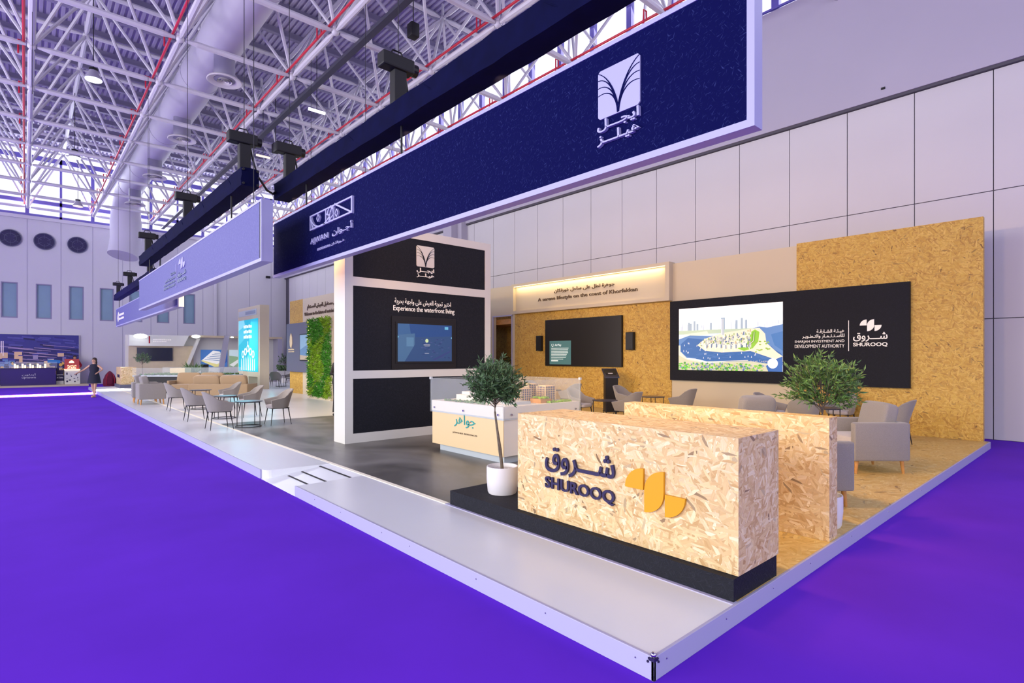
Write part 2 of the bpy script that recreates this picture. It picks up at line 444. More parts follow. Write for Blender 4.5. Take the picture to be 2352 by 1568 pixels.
# ================================================================ the setting
def setting():
    m = MB(); m.box(-34, -30, -.2, 13, 42, 0); struct(m.build('floor', 'carpet'), 'purple carpet floor of the exhibition hall')
    # long right-hand wall: panels with open joints over a dark backing
    m = MB(); ys = [-8.08 + 1.37 * k for k in range(-1, 38)]
    zs = [0, 2.556, 5.25, 7.80]; g = .009
    for y in ys:
        if 18.3 < y + .2 < 19.4 or y > 41: continue
        for za, zb in zip(zs, zs[1:]): m.box(12.7, y + g, za + g, 12.74, min(y + 1.37, 42) - g, zb - g)
    m.mi = 1; m.box(12.735, -9.4, 0, 12.9, 42, 7.85)
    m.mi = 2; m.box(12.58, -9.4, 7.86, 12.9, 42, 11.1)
    m.mi = 1; m.box(12.62, -9.4, 7.80, 12.72, 42, 7.86)  # dark strip drawn in as the shadow line under the ledge
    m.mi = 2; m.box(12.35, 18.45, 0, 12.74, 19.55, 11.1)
    m.box(12.0, 18.75, 0, 12.4, 19.4, 11.1)
    struct(m.build('wall_right', ['wall_panel', 'seam', 'wall_upper']), 'long white panelled wall of the hall')
    # far wall
    m = MB()
    wins = [-11.3 + 1.545 * k for k in range(14)]
    xs = [-16.0]
    for x in wins[:-3]: xs += [x, x + .74]
    xs += [5.72, 6.46, 12.75]
    m.box(-34, 42, 0, 12.9, 42.3, 4.05); m.box(-34, 42, 6.16, 12.9, 42.3, 10.2)
    edges = [-34]
    for x in xs[1:-1]: edges.append(x)
    edges.append(12.9)
    for a, b in zip(edges[0::2], edges[1::2]): m.box(a, 42, 4.05, b, 42.3, 6.16)
    m.mi = 1
    for k in range(-14, 9): m.box(.70 + k * 1.56 - .008, 41.992, 0, .70 + k * 1.56 + .008, 42.0, 10.2)
    struct(MB().box(-34, 41.9, 10.0, 12.9, 41.99, 10.2).build('trim_1', 'steel_light'), 'steel ledge along the top of the far wall')
    struct(MB().box(7.62, 41.8, 0, 7.78, 41.99, 10.0).build('trim_2', 'steel_light'), 'slim steel post on the far wall')
    struct(m.build('wall_far', ['far_wall', 'win_frame', 'steel_light']), 'white far end wall of the hall')
    k = 1
    for a, b in zip(edges[1::2], edges[2::2]):
        if b < -5.5: continue
        m = MB(); m.box(a, 42.02, 4.05, a + .06, 42.2, 6.16).box(b - .06, 42.02, 4.05, b, 42.2, 6.16).box(a + .06, 42.02, 4.05, b - .06, 42.2, 4.12).box(a + .06, 42.02, 6.10, b - .06, 42.2, 6.16)
        f = struct(m.build('window_%d' % k, 'win_frame'), 'tall blue-grey window in the far wall'); k += 1
        MB().box(a + .05, 42.12, 4.1, b - .05, 42.15, 6.12).build('pane', 'pane_blue', f)
    # clerestory over the far wall
    x = .70 - 3.12 * 4
    while x < 12.6:
        m = MB(); x1 = min(x + 3.12, 12.8)
        m.box(x - .09, 42.0, 10.2, x + .09, 42.2, 13.9)
        m.box(x + 1.50, 42.02, 10.2, x + 1.62, 42.2, 13.9)
        m.box(x, 42.02, 11.0, x1, 42.18, 11.22).box(x, 42.02, 10.2, x1, 42.18, 10.36).box(x, 42.02, 13.6, x1, 42.18, 13.9)
        f = struct(m.build('window_%d' % k, 'window_rail'), 'clerestory window bay above the far wall'); k += 1
        MB().box(x + .09, 42.1, 10.3, x1 - .09, 42.11, 13.7).build('pane', 'window_glass', f)
        x += 3.12
    y = 6.3 - 3.24 * 2
    while y < 41.5:
        m = MB(); y1 = y + 3.24
        m.box(12.82, y - .10, 11.1, 13.0, y + .10, 14.2).box(12.82, y + 1.52, 11.1, 13.0, y + 1.72, 14.2)
        m.box(12.82, y, 11.1, 13.0, y1, 11.22).box(12.82, y, 13.95, 13.0, y1, 14.2).box(12.7, y, 11.22, 12.76, y1, 11.27)
        f = struct(m.build('window_%d' % k, 'window_rail'), 'clerestory window bay above the long panelled wall'); k += 1
        MB().box(12.9, y + .1, 11.2, 12.91, y1 - .1, 14.0).build('pane', 'window_glass', f)
        y += 3.24
    # corrugated roof deck
    m = MB(); pr = []; x = -30
    while x < 13.4:
        pr += [(x, 14.45), (x + .09, 14.45), (x + .115, 14.52), (x + .18, 14.52)]; x += .205
    n = len(pr)
    A = [m.bm.verts.new((a, -14, z)) for a, z in pr]; B = [m.bm.verts.new((a, 42.4, z)) for a, z in pr]
    for i in range(n - 1): m.bm.faces.new((A[i], A[i + 1], B[i + 1], B[i]))
    roof = struct(m.build('ceiling', 'roof_deck'), 'corrugated metal roof deck of the hall')
    m = MB(); m.box(-30, -14, 14.56, 13.4, 42.4, 14.6).build('roof_sheet', 'roof_deck', roof)
    y = 6.3 - 3.24 * 5 + .81
    while y < 42:
        MB().box(-30, y - .09, 14.19, 12.9, y + .09, 14.23).box(-30, y - .02, 14.2, 12.9, y + .02, 14.45).build('purlin', 'purlin', roof)
        y += 1.62 * 2
    y = 6.3 - 3.24 * 5 - .81
    while y < 42:
        MB().box(-30, y - .08, 14.21, 12.9, y + .08, 14.25).box(-30, y - .02, 14.2, 12.9, y + .02, 14.45).build('purlin', 'purlin', roof)
        y += 1.62 * 2
setting()

X0, DX, Y0, DY, ZL, ZU = .74, 3.12, 6.3, 3.24, 10.7, 13.75
def inview(p, mg=120):
    d = Vector((p[0], p[1])) - CAMP.to_2d(); F = Vector((math.sin(YAW), math.cos(YAW))); R = Vector((F.y, -F.x))
    dep = d.dot(F)
    if dep < 1: return None
    px = 1176 + 1253.4 * d.dot(R) / dep; py = 819 - 1253.4 * (p[2] - 1.75) / dep
    if -mg < px < 2352 + mg and -mg < py < 1568 + mg: return dep
    return None
def space_frame():
    root = thing('space_frame', 'white tubular steel space frame carrying the corrugated hall roof', 'roof truss', (0, 0, 10.7))
    root['kind'] = 'structure'
    low = {}; up = {}
    for i in range(-5, 5):
        for j in range(-4, 12):
            low[i, j] = Vector((X0 + DX * i, Y0 + DY * j, ZL))
            up[i, j] = Vector((X0 + DX * (i + .5), Y0 + DY * (j + .5), ZU))
    el = []
    def add(kind, a, b, r):
        ds = [inview(a + (b - a) * t) for t in (0, .25, .5, .75, 1)]
        ds = [d for d in ds if d]
        if ds: el.append((kind, a, b, r, min(ds)))
    for (i, j), p in low.items():
        if (i + 1, j) in low: add('bottom_chord', p, low[i + 1, j], .085)
        if (i, j + 1) in low: add('bottom_chord', p, low[i, j + 1], .085)
        for q in ((i, j), (i - 1, j), (i, j - 1), (i - 1, j - 1)):
            if q in up and up[q].x < 12.8 and up[q].y < 42: add('diagonal', p, up[q], .05)
    for (i, j), p in up.items():
        if p.x > 12.8 or p.y > 42: continue
        if (i + 1, j) in up and up[i + 1, j].x < 12.8: add('top_chord', p, up[i + 1, j], .08)
        if (i, j + 1) in up and up[i, j + 1].y < 42: add('top_chord', p, up[i, j + 1], .08)
    by = {}
    for e in el: by.setdefault(e[0], []).append(e)
    def one(m, a, b, r):
        d = (b - a); L = d.length; d.normalize(); c = .42 if r > .07 else .2
        if r > .06:   # tubes neck down to a cone at the nodes
            m.tube(a + d * .12, a + d * c, r * .45, 8, r, caps=False); m.tube(a + d * c, b - d * c, r, 8, caps=False); m.tube(b - d * c, b - d * .12, r, 8, r * .45, caps=False)
        else: m.tube(a + d * .1, b - d * .1, r, 6, caps=False)
    for kind, L in by.items():
        L.sort(key=lambda e: e[4])
        for e in L[:100]:
            m = MB(); one(m, e[1], e[2], e[3]); m.build(kind, 'steel_light', root, smooth=True)
        if len(L) > 100:
            m = MB()
            for e in L[100:]: one(m, e[1], e[2], e[3])
            m.build(kind, 'steel_light', root, smooth=True)['kind'] = 'stuff'
    nodes = [p for p in list(low.values()) + [q for q in up.values() if q.x < 12.8 and q.y < 42] if inview(p)]
    nodes.sort(key=lambda p: (p - CAMP).length)
    for p in nodes[:100]: MB().ball(p, .11, 2).build('node', 'steel_light', root, smooth=True)
    if nodes[100:]:
        m = MB()
        for p in nodes[100:]: m.ball(p, .11, 1)
        m.build('node', 'steel_light', root, smooth=True)['kind'] = 'stuff'
    # roof posts standing on the top nodes
    m = MB()
    for p in up.values():
        if p.x < 12.8 and p.y < 42 and inview(p): m.tube(p, p + Vector((0, 0, .5)), .05, 6)
    m.build('roof_post', 'steel_light', root, smooth=True)['kind'] = 'stuff'
    # grey cable tray and red sprinkler mains following the bottom chords
    lab = {-1: 'red sprinkler pipe under the leftmost roof bay', 0: 'red sprinkler pipe beside the big white air duct on its left', 1: 'red sprinkler pipe along the chord right of the big air duct',
           2: 'red sprinkler pipe passing behind the near black truss', 3: 'red sprinkler pipe nearest the long panelled wall'}
    for i in range(-1, 4):
        x = X0 + DX * i - .17
        m = MB(); m.tube((x, -4, 10.80), (x, 41.6, 10.80), .035, 8)
        root2 = m.build('sprinkler_pipe', 'red_pipe', None, smooth=True); tag(root2, lab[i], 'pipe', 'red sprinkler pipes')
        for j in range(-1, 11):
            y = Y0 + DY * j + .55
            MB().path([(x, y, 10.8), (x, y, 11.02), (x - .12, y, 11.02), (x - .12, y, 10.62)], .022, 6).build('sprinkler_drop', 'red_pipe', root2)
    m = MB(); m.box(4.36, -4, 10.42, 4.54, 41.8, 10.52)
    tag(m.build('cable_tray', 'table_dark'), 'long grey cable tray running under the roof right of the big air duct', 'cable tray')
space_frame()

def ductwork():
    t = thing('air_duct', 'huge white round air duct running under the roof and bending down at the far wall', 'duct', (2.3, 20, 12.1))
    r = .64; m = MB(); cx_, cz = 2.3, 12.1
    m.tube((cx_, 2, cz), (cx_, 38.3, cz), r, 32); m.build('main_run', 'duct', t, smooth=True)
    m = MB(); pts = [(cx_, 38.2, cz)]
    for a in range(0, 91, 15):
        A = math.radians(a); pts.append((cx_ - .12 * a / 90, 38.3 + 1.4 * math.sin(A), cz - 1.4 + 1.4 * math.cos(A)))
    pts.append((cx_ - .12, 39.75, 10.2)); m.path(pts, .66, 32, .80); m.build('elbow', 'duct', t, smooth=True)
    m = MB(); m.path([(cx_ - .12, 39.75, 10.25), (cx_ - .12, 39.75, 9.1), (cx_ - .2, 39.7, 8.5), (cx_ - .3, 39.6, 8.0)], .83, 32, .80); m.build('outlet', 'duct', t, smooth=True)
    for y in (6, 10, 14, 21, 27.5, 34): MB().tube((cx_, y - .03, cz), (cx_, y + .03, cz), r + .015, 32).build('joint_band', 'duct', t, smooth=True)
    lab = ['nearest round white ceiling diffuser hanging from the big duct', 'second round ceiling diffuser from the camera on the big duct', 'third round ceiling diffuser along the big duct', 'farthest round ceiling diffuser on the big duct near its bend']
    for k, y in enumerate((17.7, 24.1, 30.4, 36.9)):
        d = thing('ceiling_diffuser', lab[k], 'air diffuser', (cx_, y, 10.65), group='round diffusers under the air duct')
        MB().tube((cx_, y, 11.6), (cx_, y, 10.70), .31, 28).build('neck', 'duct_collar', d, smooth=True)
        MB().lathe([(.31, 10.78), (.50, 10.70), (.52, 10.66), (.50, 10.645), (.40, 10.66), (.29, 10.72)], 36, (cx_, y, 0), cap=False).build('flange', 'diffuser', d, smooth=True)
        MB().tube((cx_, y, 10.73), (cx_, y, 10.71), .29, 30).build('throat', 'black', d)
        for q, (ra, rb) in enumerate(((.215, .17), (.13, .09), (.05, .005))):
            MB().lathe([(ra, 10.64), (rb, 10.70), (rb + .008 if rb > .01 else rb, 10.705), (ra + .01, 10.645)], 30, (cx_, y, 0), cap=False).build('cone_ring', 'diffuser', d, smooth=True)
ductwork()

def lamps():
    lab = ['glowing round high-bay lamp nearest the camera under the roof', 'glowing round high-bay lamp farther down the left roof bay', 'dim round high-bay lamp hanging before the far clerestory']
    for k, (x, y, z) in enumerate(((-.86, 20.6, 10.75), (-.84, 29.9, 10.75), (-.35, 36.5, 10.0))):
        d = thing('high_bay_lamp', lab[k], 'lamp', (x, y, z), group='round high-bay lamps')
        MB().lathe([(.08, .30), (.12, .28), (.13, .22), (.23, .05), (.25, 0), (.22, 0)], 32, (x, y, z), cap=True).build('shade', 'steel_paint', d, smooth=True)
        MB().tube((x, y, z + .3), (x, y, z + 1.0 + (13.7 - z - 1.0)), .012, 6).build('rod', 'cable', d)
        MB().tube((x, y, z + .22), (x, y, z + .36), .12, 12).build('driver_box', 'black', d, smooth=True)
        MB().tube((x, y, z - .02), (x, y, z + .01), .22, 32).build('lens', 'lamp_white' if k < 2 else 'led_soft', d)
    for k, (x, y, z, l) in enumerate(((5.42, 17.9, 10.7, 'short white tube lamp hung on a thin rod near the left chain hoist'), (5.6, 24.5, 10.9, 'short white tube lamp hanging farther down the middle roof bay'))):
        d = thing('tube_lamp', l, 'lamp', (x, y, z))
        MB().tube((x - .3, y, z), (x + .3, y, z), .05, 10).build('tube', 'lamp_white' if k == 0 else 'led_soft', d, smooth=True)
        MB().tube((x, y, z), (x, y, 13.7), .012, 6).build('rod', 'cable', d)
    for k, (x, y, z, l) in enumerate(((5.43, 11.3, 10.7, 'small black box speaker hanging on a pole high above the near truss'), (5.42, 22.3, 10.6, 'small black box hanging on a pole above the left end of the big sign'), (.7, 12.9, 10.55, 'tiny orange and black lifting block hooked under a roof node'))):
        d = thing('hanging_speaker' if k < 2 else 'lifting_block', l, 'speaker' if k < 2 else 'hoist', (x, y, z))
        if k < 2:
            MB().box(x - .13, y - .13, z - .2, x + .13, y + .13, z + .18, .03).build('cabinet', 'black', d, smooth=True)
            MB().tube((x, y, z + .15), (x, y, 13.7), .015, 6).build('pole', 'cable', d)
        else:
            MB().box(x - .06, y - .06, z - .1, x + .06, y + .06, z + .05, .02).build('block', 'oak', d)
            MB().tube((x, y, z), (x, y, z + .15), .01, 6).build('hook', 'black', d)
lamps()

def wall_fittings():
    # round perforated vents on the far wall
    lab = ['round dark purple grille at the left edge of the photo, high on the far wall', 'middle one of the three round dark grilles on the far wall', 'round dark grille nearest the bent air duct on the far wall']
    for k, x in enumerate((-3.157, -1.64, -.06)):
        z = 8.745; d = thing('round_grille', lab[k], 'wall grille', (x, 42, z), group='round grilles on the far wall')
        c = Vector((x, 42, z)); T = Matrix.Translation(c - Vector((0, .03, 0))) @ Matrix.Rotation(PI / 2, 4, 'X')
        def ring(r0, r1, dep, nm_, mt):
            m = MB(); b = bmesh.new(); n = 40
            P = [[b.verts.new((r * math.cos(2 * PI * i / n), r * math.sin(2 * PI * i / n), h)) for i in range(n)] for r, h in ((r0, 0), (r0, dep), (r1, dep), (r1, 0))]
            for A, B in zip(P, P[1:]):
                for i in range(n): b.faces.new((A[i], A[(i + 1) % n], B[(i + 1) % n], B[i]))
            m.add(b, T).build(nm_, mt, d, smooth=True)
        m = MB(); b = bmesh.new(); bmesh.ops.create_cone(b, segments=40, radius1=.5, radius2=.5, depth=.04, cap_ends=True); m.add(b, T); m.build('disc', 'navy', d)
        ring(.46, .505, .06, 'rim', 'grey_blue'); ring(.26, .28, .035, 'inner_ring', 'grey_blue')
        for a in range(6):
            A = a * PI / 3; m = MB(); m.box(-.008, .15, .02, .008, .44, .035, T=T @ Matrix.Rotation(A, 4, 'Z')); m.build('spoke', 'grey_blue', d)
    m = MB(); m.box(11.15, 41.6, 7.72, 11.45, 41.8, 7.9, .03).tube((11.3, 41.8, 7.8), (11.3, 42, 7.8), .03)
    tag(m.build('security_camera', 'black'), 'small dark security camera on the far wall beside the big sign', 'camera')
    m = MB(); m.box(12.56, 2.05, 8.05, 12.6, 2.13, 8.1)
    tag(m.build('wall_sensor', 'black'), 'tiny dark fitting just above the ledge of the long white wall', 'sensor')
wall_fittings()

# ================================================================ rigging
def hoist(x, y, zt, label, s=1.0):
    zt += .065
    d = thing('chain_hoist', label, 'chain hoist', (x, y, zt), group='black chain hoists')
    MB().box(x - .09 * s, y - .07 * s, zt - .02, x + .09 * s, y + .07 * s, zt + .42 * s, .015).build('chain_bag', 'black', d)
    MB().box(x - .26 * s, y - .09 * s, zt + .42 * s, x + .20 * s, y + .09 * s, zt + .60 * s, .02).build('motor', 'black', d)
    MB().tube((x + .20 * s, y, zt + .51 * s), (x + .27 * s, y, zt + .51 * s), .08 * s, 16).build('end_cap', 'black_metal', d)
    MB().path([(x - .12 * s, y, zt + .6 * s), (x - .08 * s, y, zt + .68 * s), (x + .04 * s, y, zt + .68 * s), (x + .08 * s, y, zt + .6 * s)], .012, 6).build('handle', 'black_metal', d)
    MB().tube((x, y, zt + .6 * s), (x, y, 10.65), .006, 6).build('chain', 'cable', d)
    MB().path([(x + .1 * s, y, zt + .4), (x + .14 * s, y, zt + .2), (x + .2 * s, y, zt)], .015, 6).build('sling', 'black', d)
def truss(x0, x1, y0, y1, zb, zt, label, sag=0):
    cy_ = (y0 + y1) / 2
    t = thing('lighting_truss', label, 'truss', ((x0 + x1) / 2, cy_, zb), group='black draped lighting trusses')
    # cloth sleeve: slightly rippled box
    m = MB(); n = int((y1 - y0) / .22); R = []
    rnd = random.Random(int(y0 * 10))
    for i in range(n + 1):
        y = y0 + (y1 - y0) * i / n; k = (i % 7) / 7
        a = .004 * math.sin(i * 1.7) + .004 * rnd.uniform(-1, 1); b = .014 * abs(math.sin(i * .31)) + .004 * rnd.uniform(-1, 1)
        R.append([m.bm.verts.new(p) for p in ((x0 - a, y, zb - b * .7), (x0 - .006, y, zb + .1), (x0 + .008, y, zt - .12), (x0 + a, y, zt + b), ((x0 + x1) / 2, y, zt + .012 + b), (x1, y, zt + b * .6), (x1 + a, y, zb - b * .6), ((x0 + x1) / 2, y, zb - b * .4))])
    for A, B in zip(R, R[1:]):
        for i in range(8): m.bm.faces.new((A[i], A[(i + 1) % 8], B[(i + 1) % 8], B[i]))
    m.bm.faces.new(R[0]); m.bm.faces.new(R[-1][::-1])
    m.build('cloth_sleeve', 'black_cloth', t, smooth=True)
    for (a, b) in ((x0 + .03, zb + .03), (x1 - .03, zb + .03), (x0 + .03, zt - .03), (x1 - .03, zt - .03)):
        MB().tube((a, y0 - .03, b), (a, y0 + .06, b), .022, 8).build('chord', 'black_metal', t)
    for k in range(int((y1 - y0) / 2.0)):
        y = y0 + .5 + 2 * k
        MB().path([(x0 + .004, y, zb + .03), (x0 + .004, y + .3, zt - .03)], .007, 5).build('sleeve_seam', 'black_cloth', t)
    return t
truss(.97, 1.25, -3.0, 8.95, 4.70, 4.98, 'long black cloth-wrapped truss right above the biggest sign')
truss(.24, .53, 8.38, 19.6, 4.70, 5.0, 'black cloth-wrapped truss in the middle, above the grey-blue sign')
truss(.98, 1.24, 22.0, 33.8, 4.72, 5.0, 'short far black truss above the smallest hanging sign')
hoist(1.11, 4.62, 4.98, 'black chain hoist standing on the near truss above the middle of the big sign')
hoist(1.11, 8.55, 4.98, 'black chain hoist on the left end of the near truss')
hoist(.39, 8.75, 5.02, 'black chain hoist on the right end of the middle truss', 1.05)
hoist(.39, 13.3, 5.0, 'black chain hoist halfway along the middle truss')
hoist(.39, 18.9, 5.0, 'black chain hoist at the far left end of the middle truss')
hoist(1.11, 23.6, 5.0, 'small black chain hoist just above the top edge of the grey-blue sign')
hoist(1.11, 29.0, 5.0, 'black chain hoist beside the left end of the grey-blue sign')
hoist(1.11, 33.2, 5.0, 'farthest black chain hoist on the far truss', .9)
m = MB(); m.path([(.5, 8.3, 4.85), (.7, 8.5, 4.72), (.9, 8.8, 4.76), (1.0, 8.9, 4.85)], .02, 6)
tag(m.build('power_cable', 'black'), 'black cable sagging between the middle truss and the near truss', 'cable')
m = MB(); m.path([(.5, 17.5, 4.75), (.8, 19.5, 4.45), (1.0, 21.5, 4.5), (1.1, 23.0, 4.95)], .022, 6)
tag(m.build('power_cable', 'black'), 'black cable looping below the middle truss towards the far hoist', 'cable')
for k, (x, y, z0, l) in enumerate(((3.86, 11.0, 5.0, 'thin dark steel wire hanging left of the near diffuser'), (3.86, 14.5, 5.6, 'thin dark steel wire hanging between the two middle sprinkler pipes'), (6.98, 15.2, 6.2, 'thin dark steel wire hanging near the centre of the roof'), (-2.38, 17.0, 8.5, 'thin dark steel wire hanging over the left roof bay'))):
    tag(MB().tube((x, y, z0), (x, y, 10.7), .006, 5).build('steel_wire', 'cable'), l, 'wire', 'hanging steel wires')

# ================================================================ hanging signs
UX, VZ = (0, -1, 0), (0, 0, 1)
def sign(x, y0, y1, z0, z1, th, label, face='sign_black', fr='white_frame', fw=.05, end=None):
    t = thing('hanging_sign', label, 'sign', (x, (y0 + y1) / 2, z0))
    MB().box(x + .004, y0, z0, x + th, y1, z1, skip=()).build('sign_box', fr, t)
    m = MB(); m.box(x - .012, y0 - .001, z0 - .001, x + .02, y0 + fw, z1 + .001).box(x - .012, y0 + fw, z0 - .001, x + .02, y1 + .001, z0 + fw).box(x - .012, y0 + fw, z1 - fw * .7, x + .02, y1 + .001, z1 + .001); m.build('frame', fr, t)
    MB().box(x - .004, y0 + fw, z0 + fw, x + .01, y1 - .01, z1 - fw * .7).build('sign_face', face, t)
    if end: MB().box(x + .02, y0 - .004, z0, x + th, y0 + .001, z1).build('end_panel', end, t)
    return t
def emblem(t, x, u0, u1, v0, v1, mt, dark, plane='x', yy=None):
    # palm-like emblem cut out of a light square: light square + dark branching blades
    if plane == 'x': o = (x, u0, v0); u = (0, -1, 0); nrm = (-1, 0, 0); W = u0 - u1
    else: o = (u0, yy, v0); u = (1, 0, 0); nrm = (0, -1, 0); W = u1 - u0
    H = v1 - v0; n = Vector(nrm); r = .05
    sq = [(r, 0), (1 - r, 0), (1, r), (1, 1 - r), (1 - r, 1), (r, 1), (0, 1 - r), (0, r)]
    e = MB().prism([(a * W, b * H) for a, b in sq], o, u, VZ, n * .014).build('emblem', mt, t)
    def blade(p):
        L, Rr = [], []; N_ = 14
        for i in range(N_ + 1):
            s = i / N_
            q = [(1 - s) ** 3 * p[0][k] + 3 * (1 - s) ** 2 * s * p[1][k] + 3 * (1 - s) * s * s * p[2][k] + s ** 3 * p[3][k] for k in (0, 1)]
            d = [3 * ((1 - s) ** 2 * (p[1][k] - p[0][k]) + 2 * (1 - s) * s * (p[2][k] - p[1][k]) + s * s * (p[3][k] - p[2][k])) for k in (0, 1)]
            l = math.hypot(*d) or 1; w_ = .020 * (1 - s) ** 1.4 + .006
            L.append(((q[0] - d[1] / l * w_) * W, (q[1] + d[0] / l * w_) * H)); Rr.append(((q[0] + d[1] / l * w_) * W, (q[1] - d[0] / l * w_) * H))
        return L, Rr
    oo = Vector(o) + n * .0145
    for side in (-1, 1):
        for k, hy in enumerate((.49, .65, .81, .96)):
            xe = .5 + side * .498
            p = [(.5, .02), (.5 + side * .03, .34 + .03 * k), (.5 + side * (.20 + .015 * k), hy + (.08, .05, .0, -.12)[k]), (xe, hy)]
            L, Rr = blade(p); m = MB(); of = n * (.0004 * (k * 2 + (side > 0)))
            for i in range(len(L) - 1): m.prism([L[i], L[i + 1], Rr[i + 1], Rr[i]], oo + of, u, VZ, n * .002)
            m.build('blade', dark, e)
    return e
s1 = sign(1.0, -.095, 9.06, 3.245, 4.285, .105, 'biggest dark blue hanging sign with a white palm emblem near its right end')
emblem(s1, .996, 1.187, .78, 3.684, 4.078, 'white_frame', 'sign_black')
txt('ايجـــل', s1, 'white_frame', (.996, 1.183, 3.570), UX, VZ, .405, .10, .03, .02, ar=True)
txt('هيـلـــز', s1, 'white_frame', (.996, 1.183, 3.455), UX, VZ, .408, .105, .03, .02, ar=True)
# rectangular openwork emblem and lettering at the left
def openwork(t, x, ya, yb, za, zb, mt):
    W = ya - yb; H = zb - za; o = Vector((x, ya, za)); u = Vector(UX); v = Vector(VZ); n = Vector((-1, 0, 0)) * .03
    e = MB(); cnt = [0]
    def bar(p, q, w_=.012):
        cnt[0] += 1
        p = Vector(p); q = Vector(q); d = (q - p).normalized(); s = Vector((-d.y, d.x)) * w_
        e.prism([tuple(p + s), tuple(q + s), tuple(q - s), tuple(p - s)], o, u, v, n * (1 + .015 * (cnt[0] % 11)))
    def arc(cx, cz, rx, rz, a0, a1, k=12):
        P = [(cx + rx * math.cos(math.radians(a0 + (a1 - a0) * i / k)), cz + rz * math.sin(math.radians(a0 + (a1 - a0) * i / k))) for i in range(k + 1)]
        for a, b in zip(P, P[1:]): bar(a, b)
    w2 = .012
    bar((0, w2), (W, w2)); bar((0, H - w2), (W, H - w2)); bar((w2, 0), (w2, H)); bar((W - w2 * 1.5, 0), (W - w2 * 1.5, H), w2 * 1.6)
    arc(.29 * W, H, .26 * W, H * .98, 180, 360)
    bar((.02 * W, H * .75), (.1 * W, 0))
    for cx in (.22, .66):
        d = .035 * W; cz = H * .62 if cx < .5 else H * .4
        for a, b in (((cx * W - d, cz), (cx * W, cz + .24 * H)), ((cx * W, cz + .24 * H), (cx * W + d, cz)), ((cx * W + d, cz), (cx * W, cz - .24 * H)), ((cx * W, cz - .24 * H), (cx * W - d, cz))): bar(a, b, .009)
    bar((.405 * W, 0), (.405 * W, H)); arc(.52 * W, .5 * H, .07 * W, H * .48, 0, 180); arc(.42 * W, 0, .1 * W, H * .6, 0, 90)
    bar((.59 * W, .0), (.59 * W, .9 * H), .009); arc(.63 * W, .1 * H, .14 * W, .85 * H, 90, 178)
    bar((.62 * W, H), (W, 0)); bar((.45 * W, 0), (.6 * W, .4 * H), .008)
    e.build('openwork_emblem', mt, t)
openwork(s1, .996, 7.22, 5.66, 3.815, 4.057, 'white_frame')
txt('AJWAN', s1, 'white_frame', (.996, 7.20, 3.565), UX, VZ, .685, .112, .03, .0, split=True)
txt('أجـوان', s1, 'white_frame', (.996, 6.35, 3.575), UX, VZ, .68, .135, .03, .008, ar=True)
txt('KHORFAKKAN', s1, 'white_frame', (.996, 6.936, 3.449), UX, VZ, .477, .038, .02, .01)
txt('خــورفكــان', s1, 'white_frame', (.996, 6.406, 3.445), UX, VZ, .46, .05, .02, .008, ar=True)
s2 = sign(.217, 7.20, 19.36, 3.235, 4.20, .16, 'grey-blue hanging sign in the middle with pale raised lettering', face='sign_far', fr='white_frame', fw=.05)
MB().box(.207, 7.25, 3.29, .214, 7.30, 4.16).build('dark_reveal', 'black', s2)
def leaves(t, x, ya, yb, z0, z1, mt, dep=.02, name='leaf_emblem'):
    W = ya - yb; H = z1 - z0
    def q(cx, cz, rx, rz, a0, a1, corner):
        P = [corner] + [(cx + rx * math.cos(math.radians(a0 + (a1 - a0) * i / 12)), cz + rz * math.sin(math.radians(a0 + (a1 - a0) * i / 12))) for i in range(13)]
        return [(a * W, b * H) for a, b in P]
    o = (x, ya, z0); n = Vector((-1, 0, 0)) * dep
    MB().prism(q(.322, .50, .322, .49, 90, 180, (.322, .50)), o, UX, VZ, n).build(name, mt, t)
    c = [(.342, .01)] + [(.342 + .322 * math.cos(math.radians(a)), .49 + .48 * math.sin(math.radians(a))) for a in range(-90, 1, 10)] + [(.664, .99)] + [(.664 - .322 * math.cos(math.radians(a)), .51 - .48 * math.sin(math.radians(a))) for a in range(-90, 1, 10)]
    c = [(.342, .01)] + [(.342 + .322 * math.sin(math.radians(a)), .49 - .48 * math.cos(math.radians(a))) for a in range(8, 91, 8)] + [(.664, .99)] + [(.664 - .322 * math.sin(math.radians(a)), .51 + .48 * math.cos(math.radians(a))) for a in range(8, 91, 8)]
    MB().prism([(a * W, b * H) for a, b in c], o, UX, VZ, n).build(name, mt, t)
    MB().prism(q(.684, .50, .316, .49, 0, -90, (.684, .50)), o, UX, VZ, n).build(name, mt, t)
leaves(s2, .213, 13.25, 12.55, 3.80, 4.06, 'white_frame')
MB().box(.195, 13.52, 3.42, .213, 13.56, 3.98).build('divider', 'white_frame', s2)
txt('شـــروق', s2, 'text_grey', (.213, 13.4, 3.62), UX, VZ, .9, .13, .02, .01, ar=True)
txt('SHUROOQ', s2, 'text_grey', (.213, 13.4, 3.50), UX, VZ, .9, .09, .02, .02)
txt('هيئة الشارقة', s2, 'text_grey', (.213, 14.2, 3.76), UX, VZ, .6, .07, .02, .01, ar=True)
txt('للاستثمار والتطوير', s2, 'text_grey', (.213, 14.9, 3.65), UX, VZ, 1.25, .07, .02, .01, ar=True)
txt('SHARJAH INVESTMENT AND', s2, 'text_grey', (.213, 15.1, 3.56), UX, VZ, 1.45, .055, .02, .01)
txt('DEVELOPMENT AUTHORITY', s2, 'text_grey', (.213, 15.1, 3.48), UX, VZ, 1.45, .055, .02, .01)
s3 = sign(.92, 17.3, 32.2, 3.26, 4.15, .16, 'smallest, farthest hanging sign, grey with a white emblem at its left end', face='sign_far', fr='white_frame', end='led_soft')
leafpts = [(.0, .0), (.16, .2), (.1, .5), (.22, .8), (.1, 1.0), (-.06, .7), (-.12, .4)]
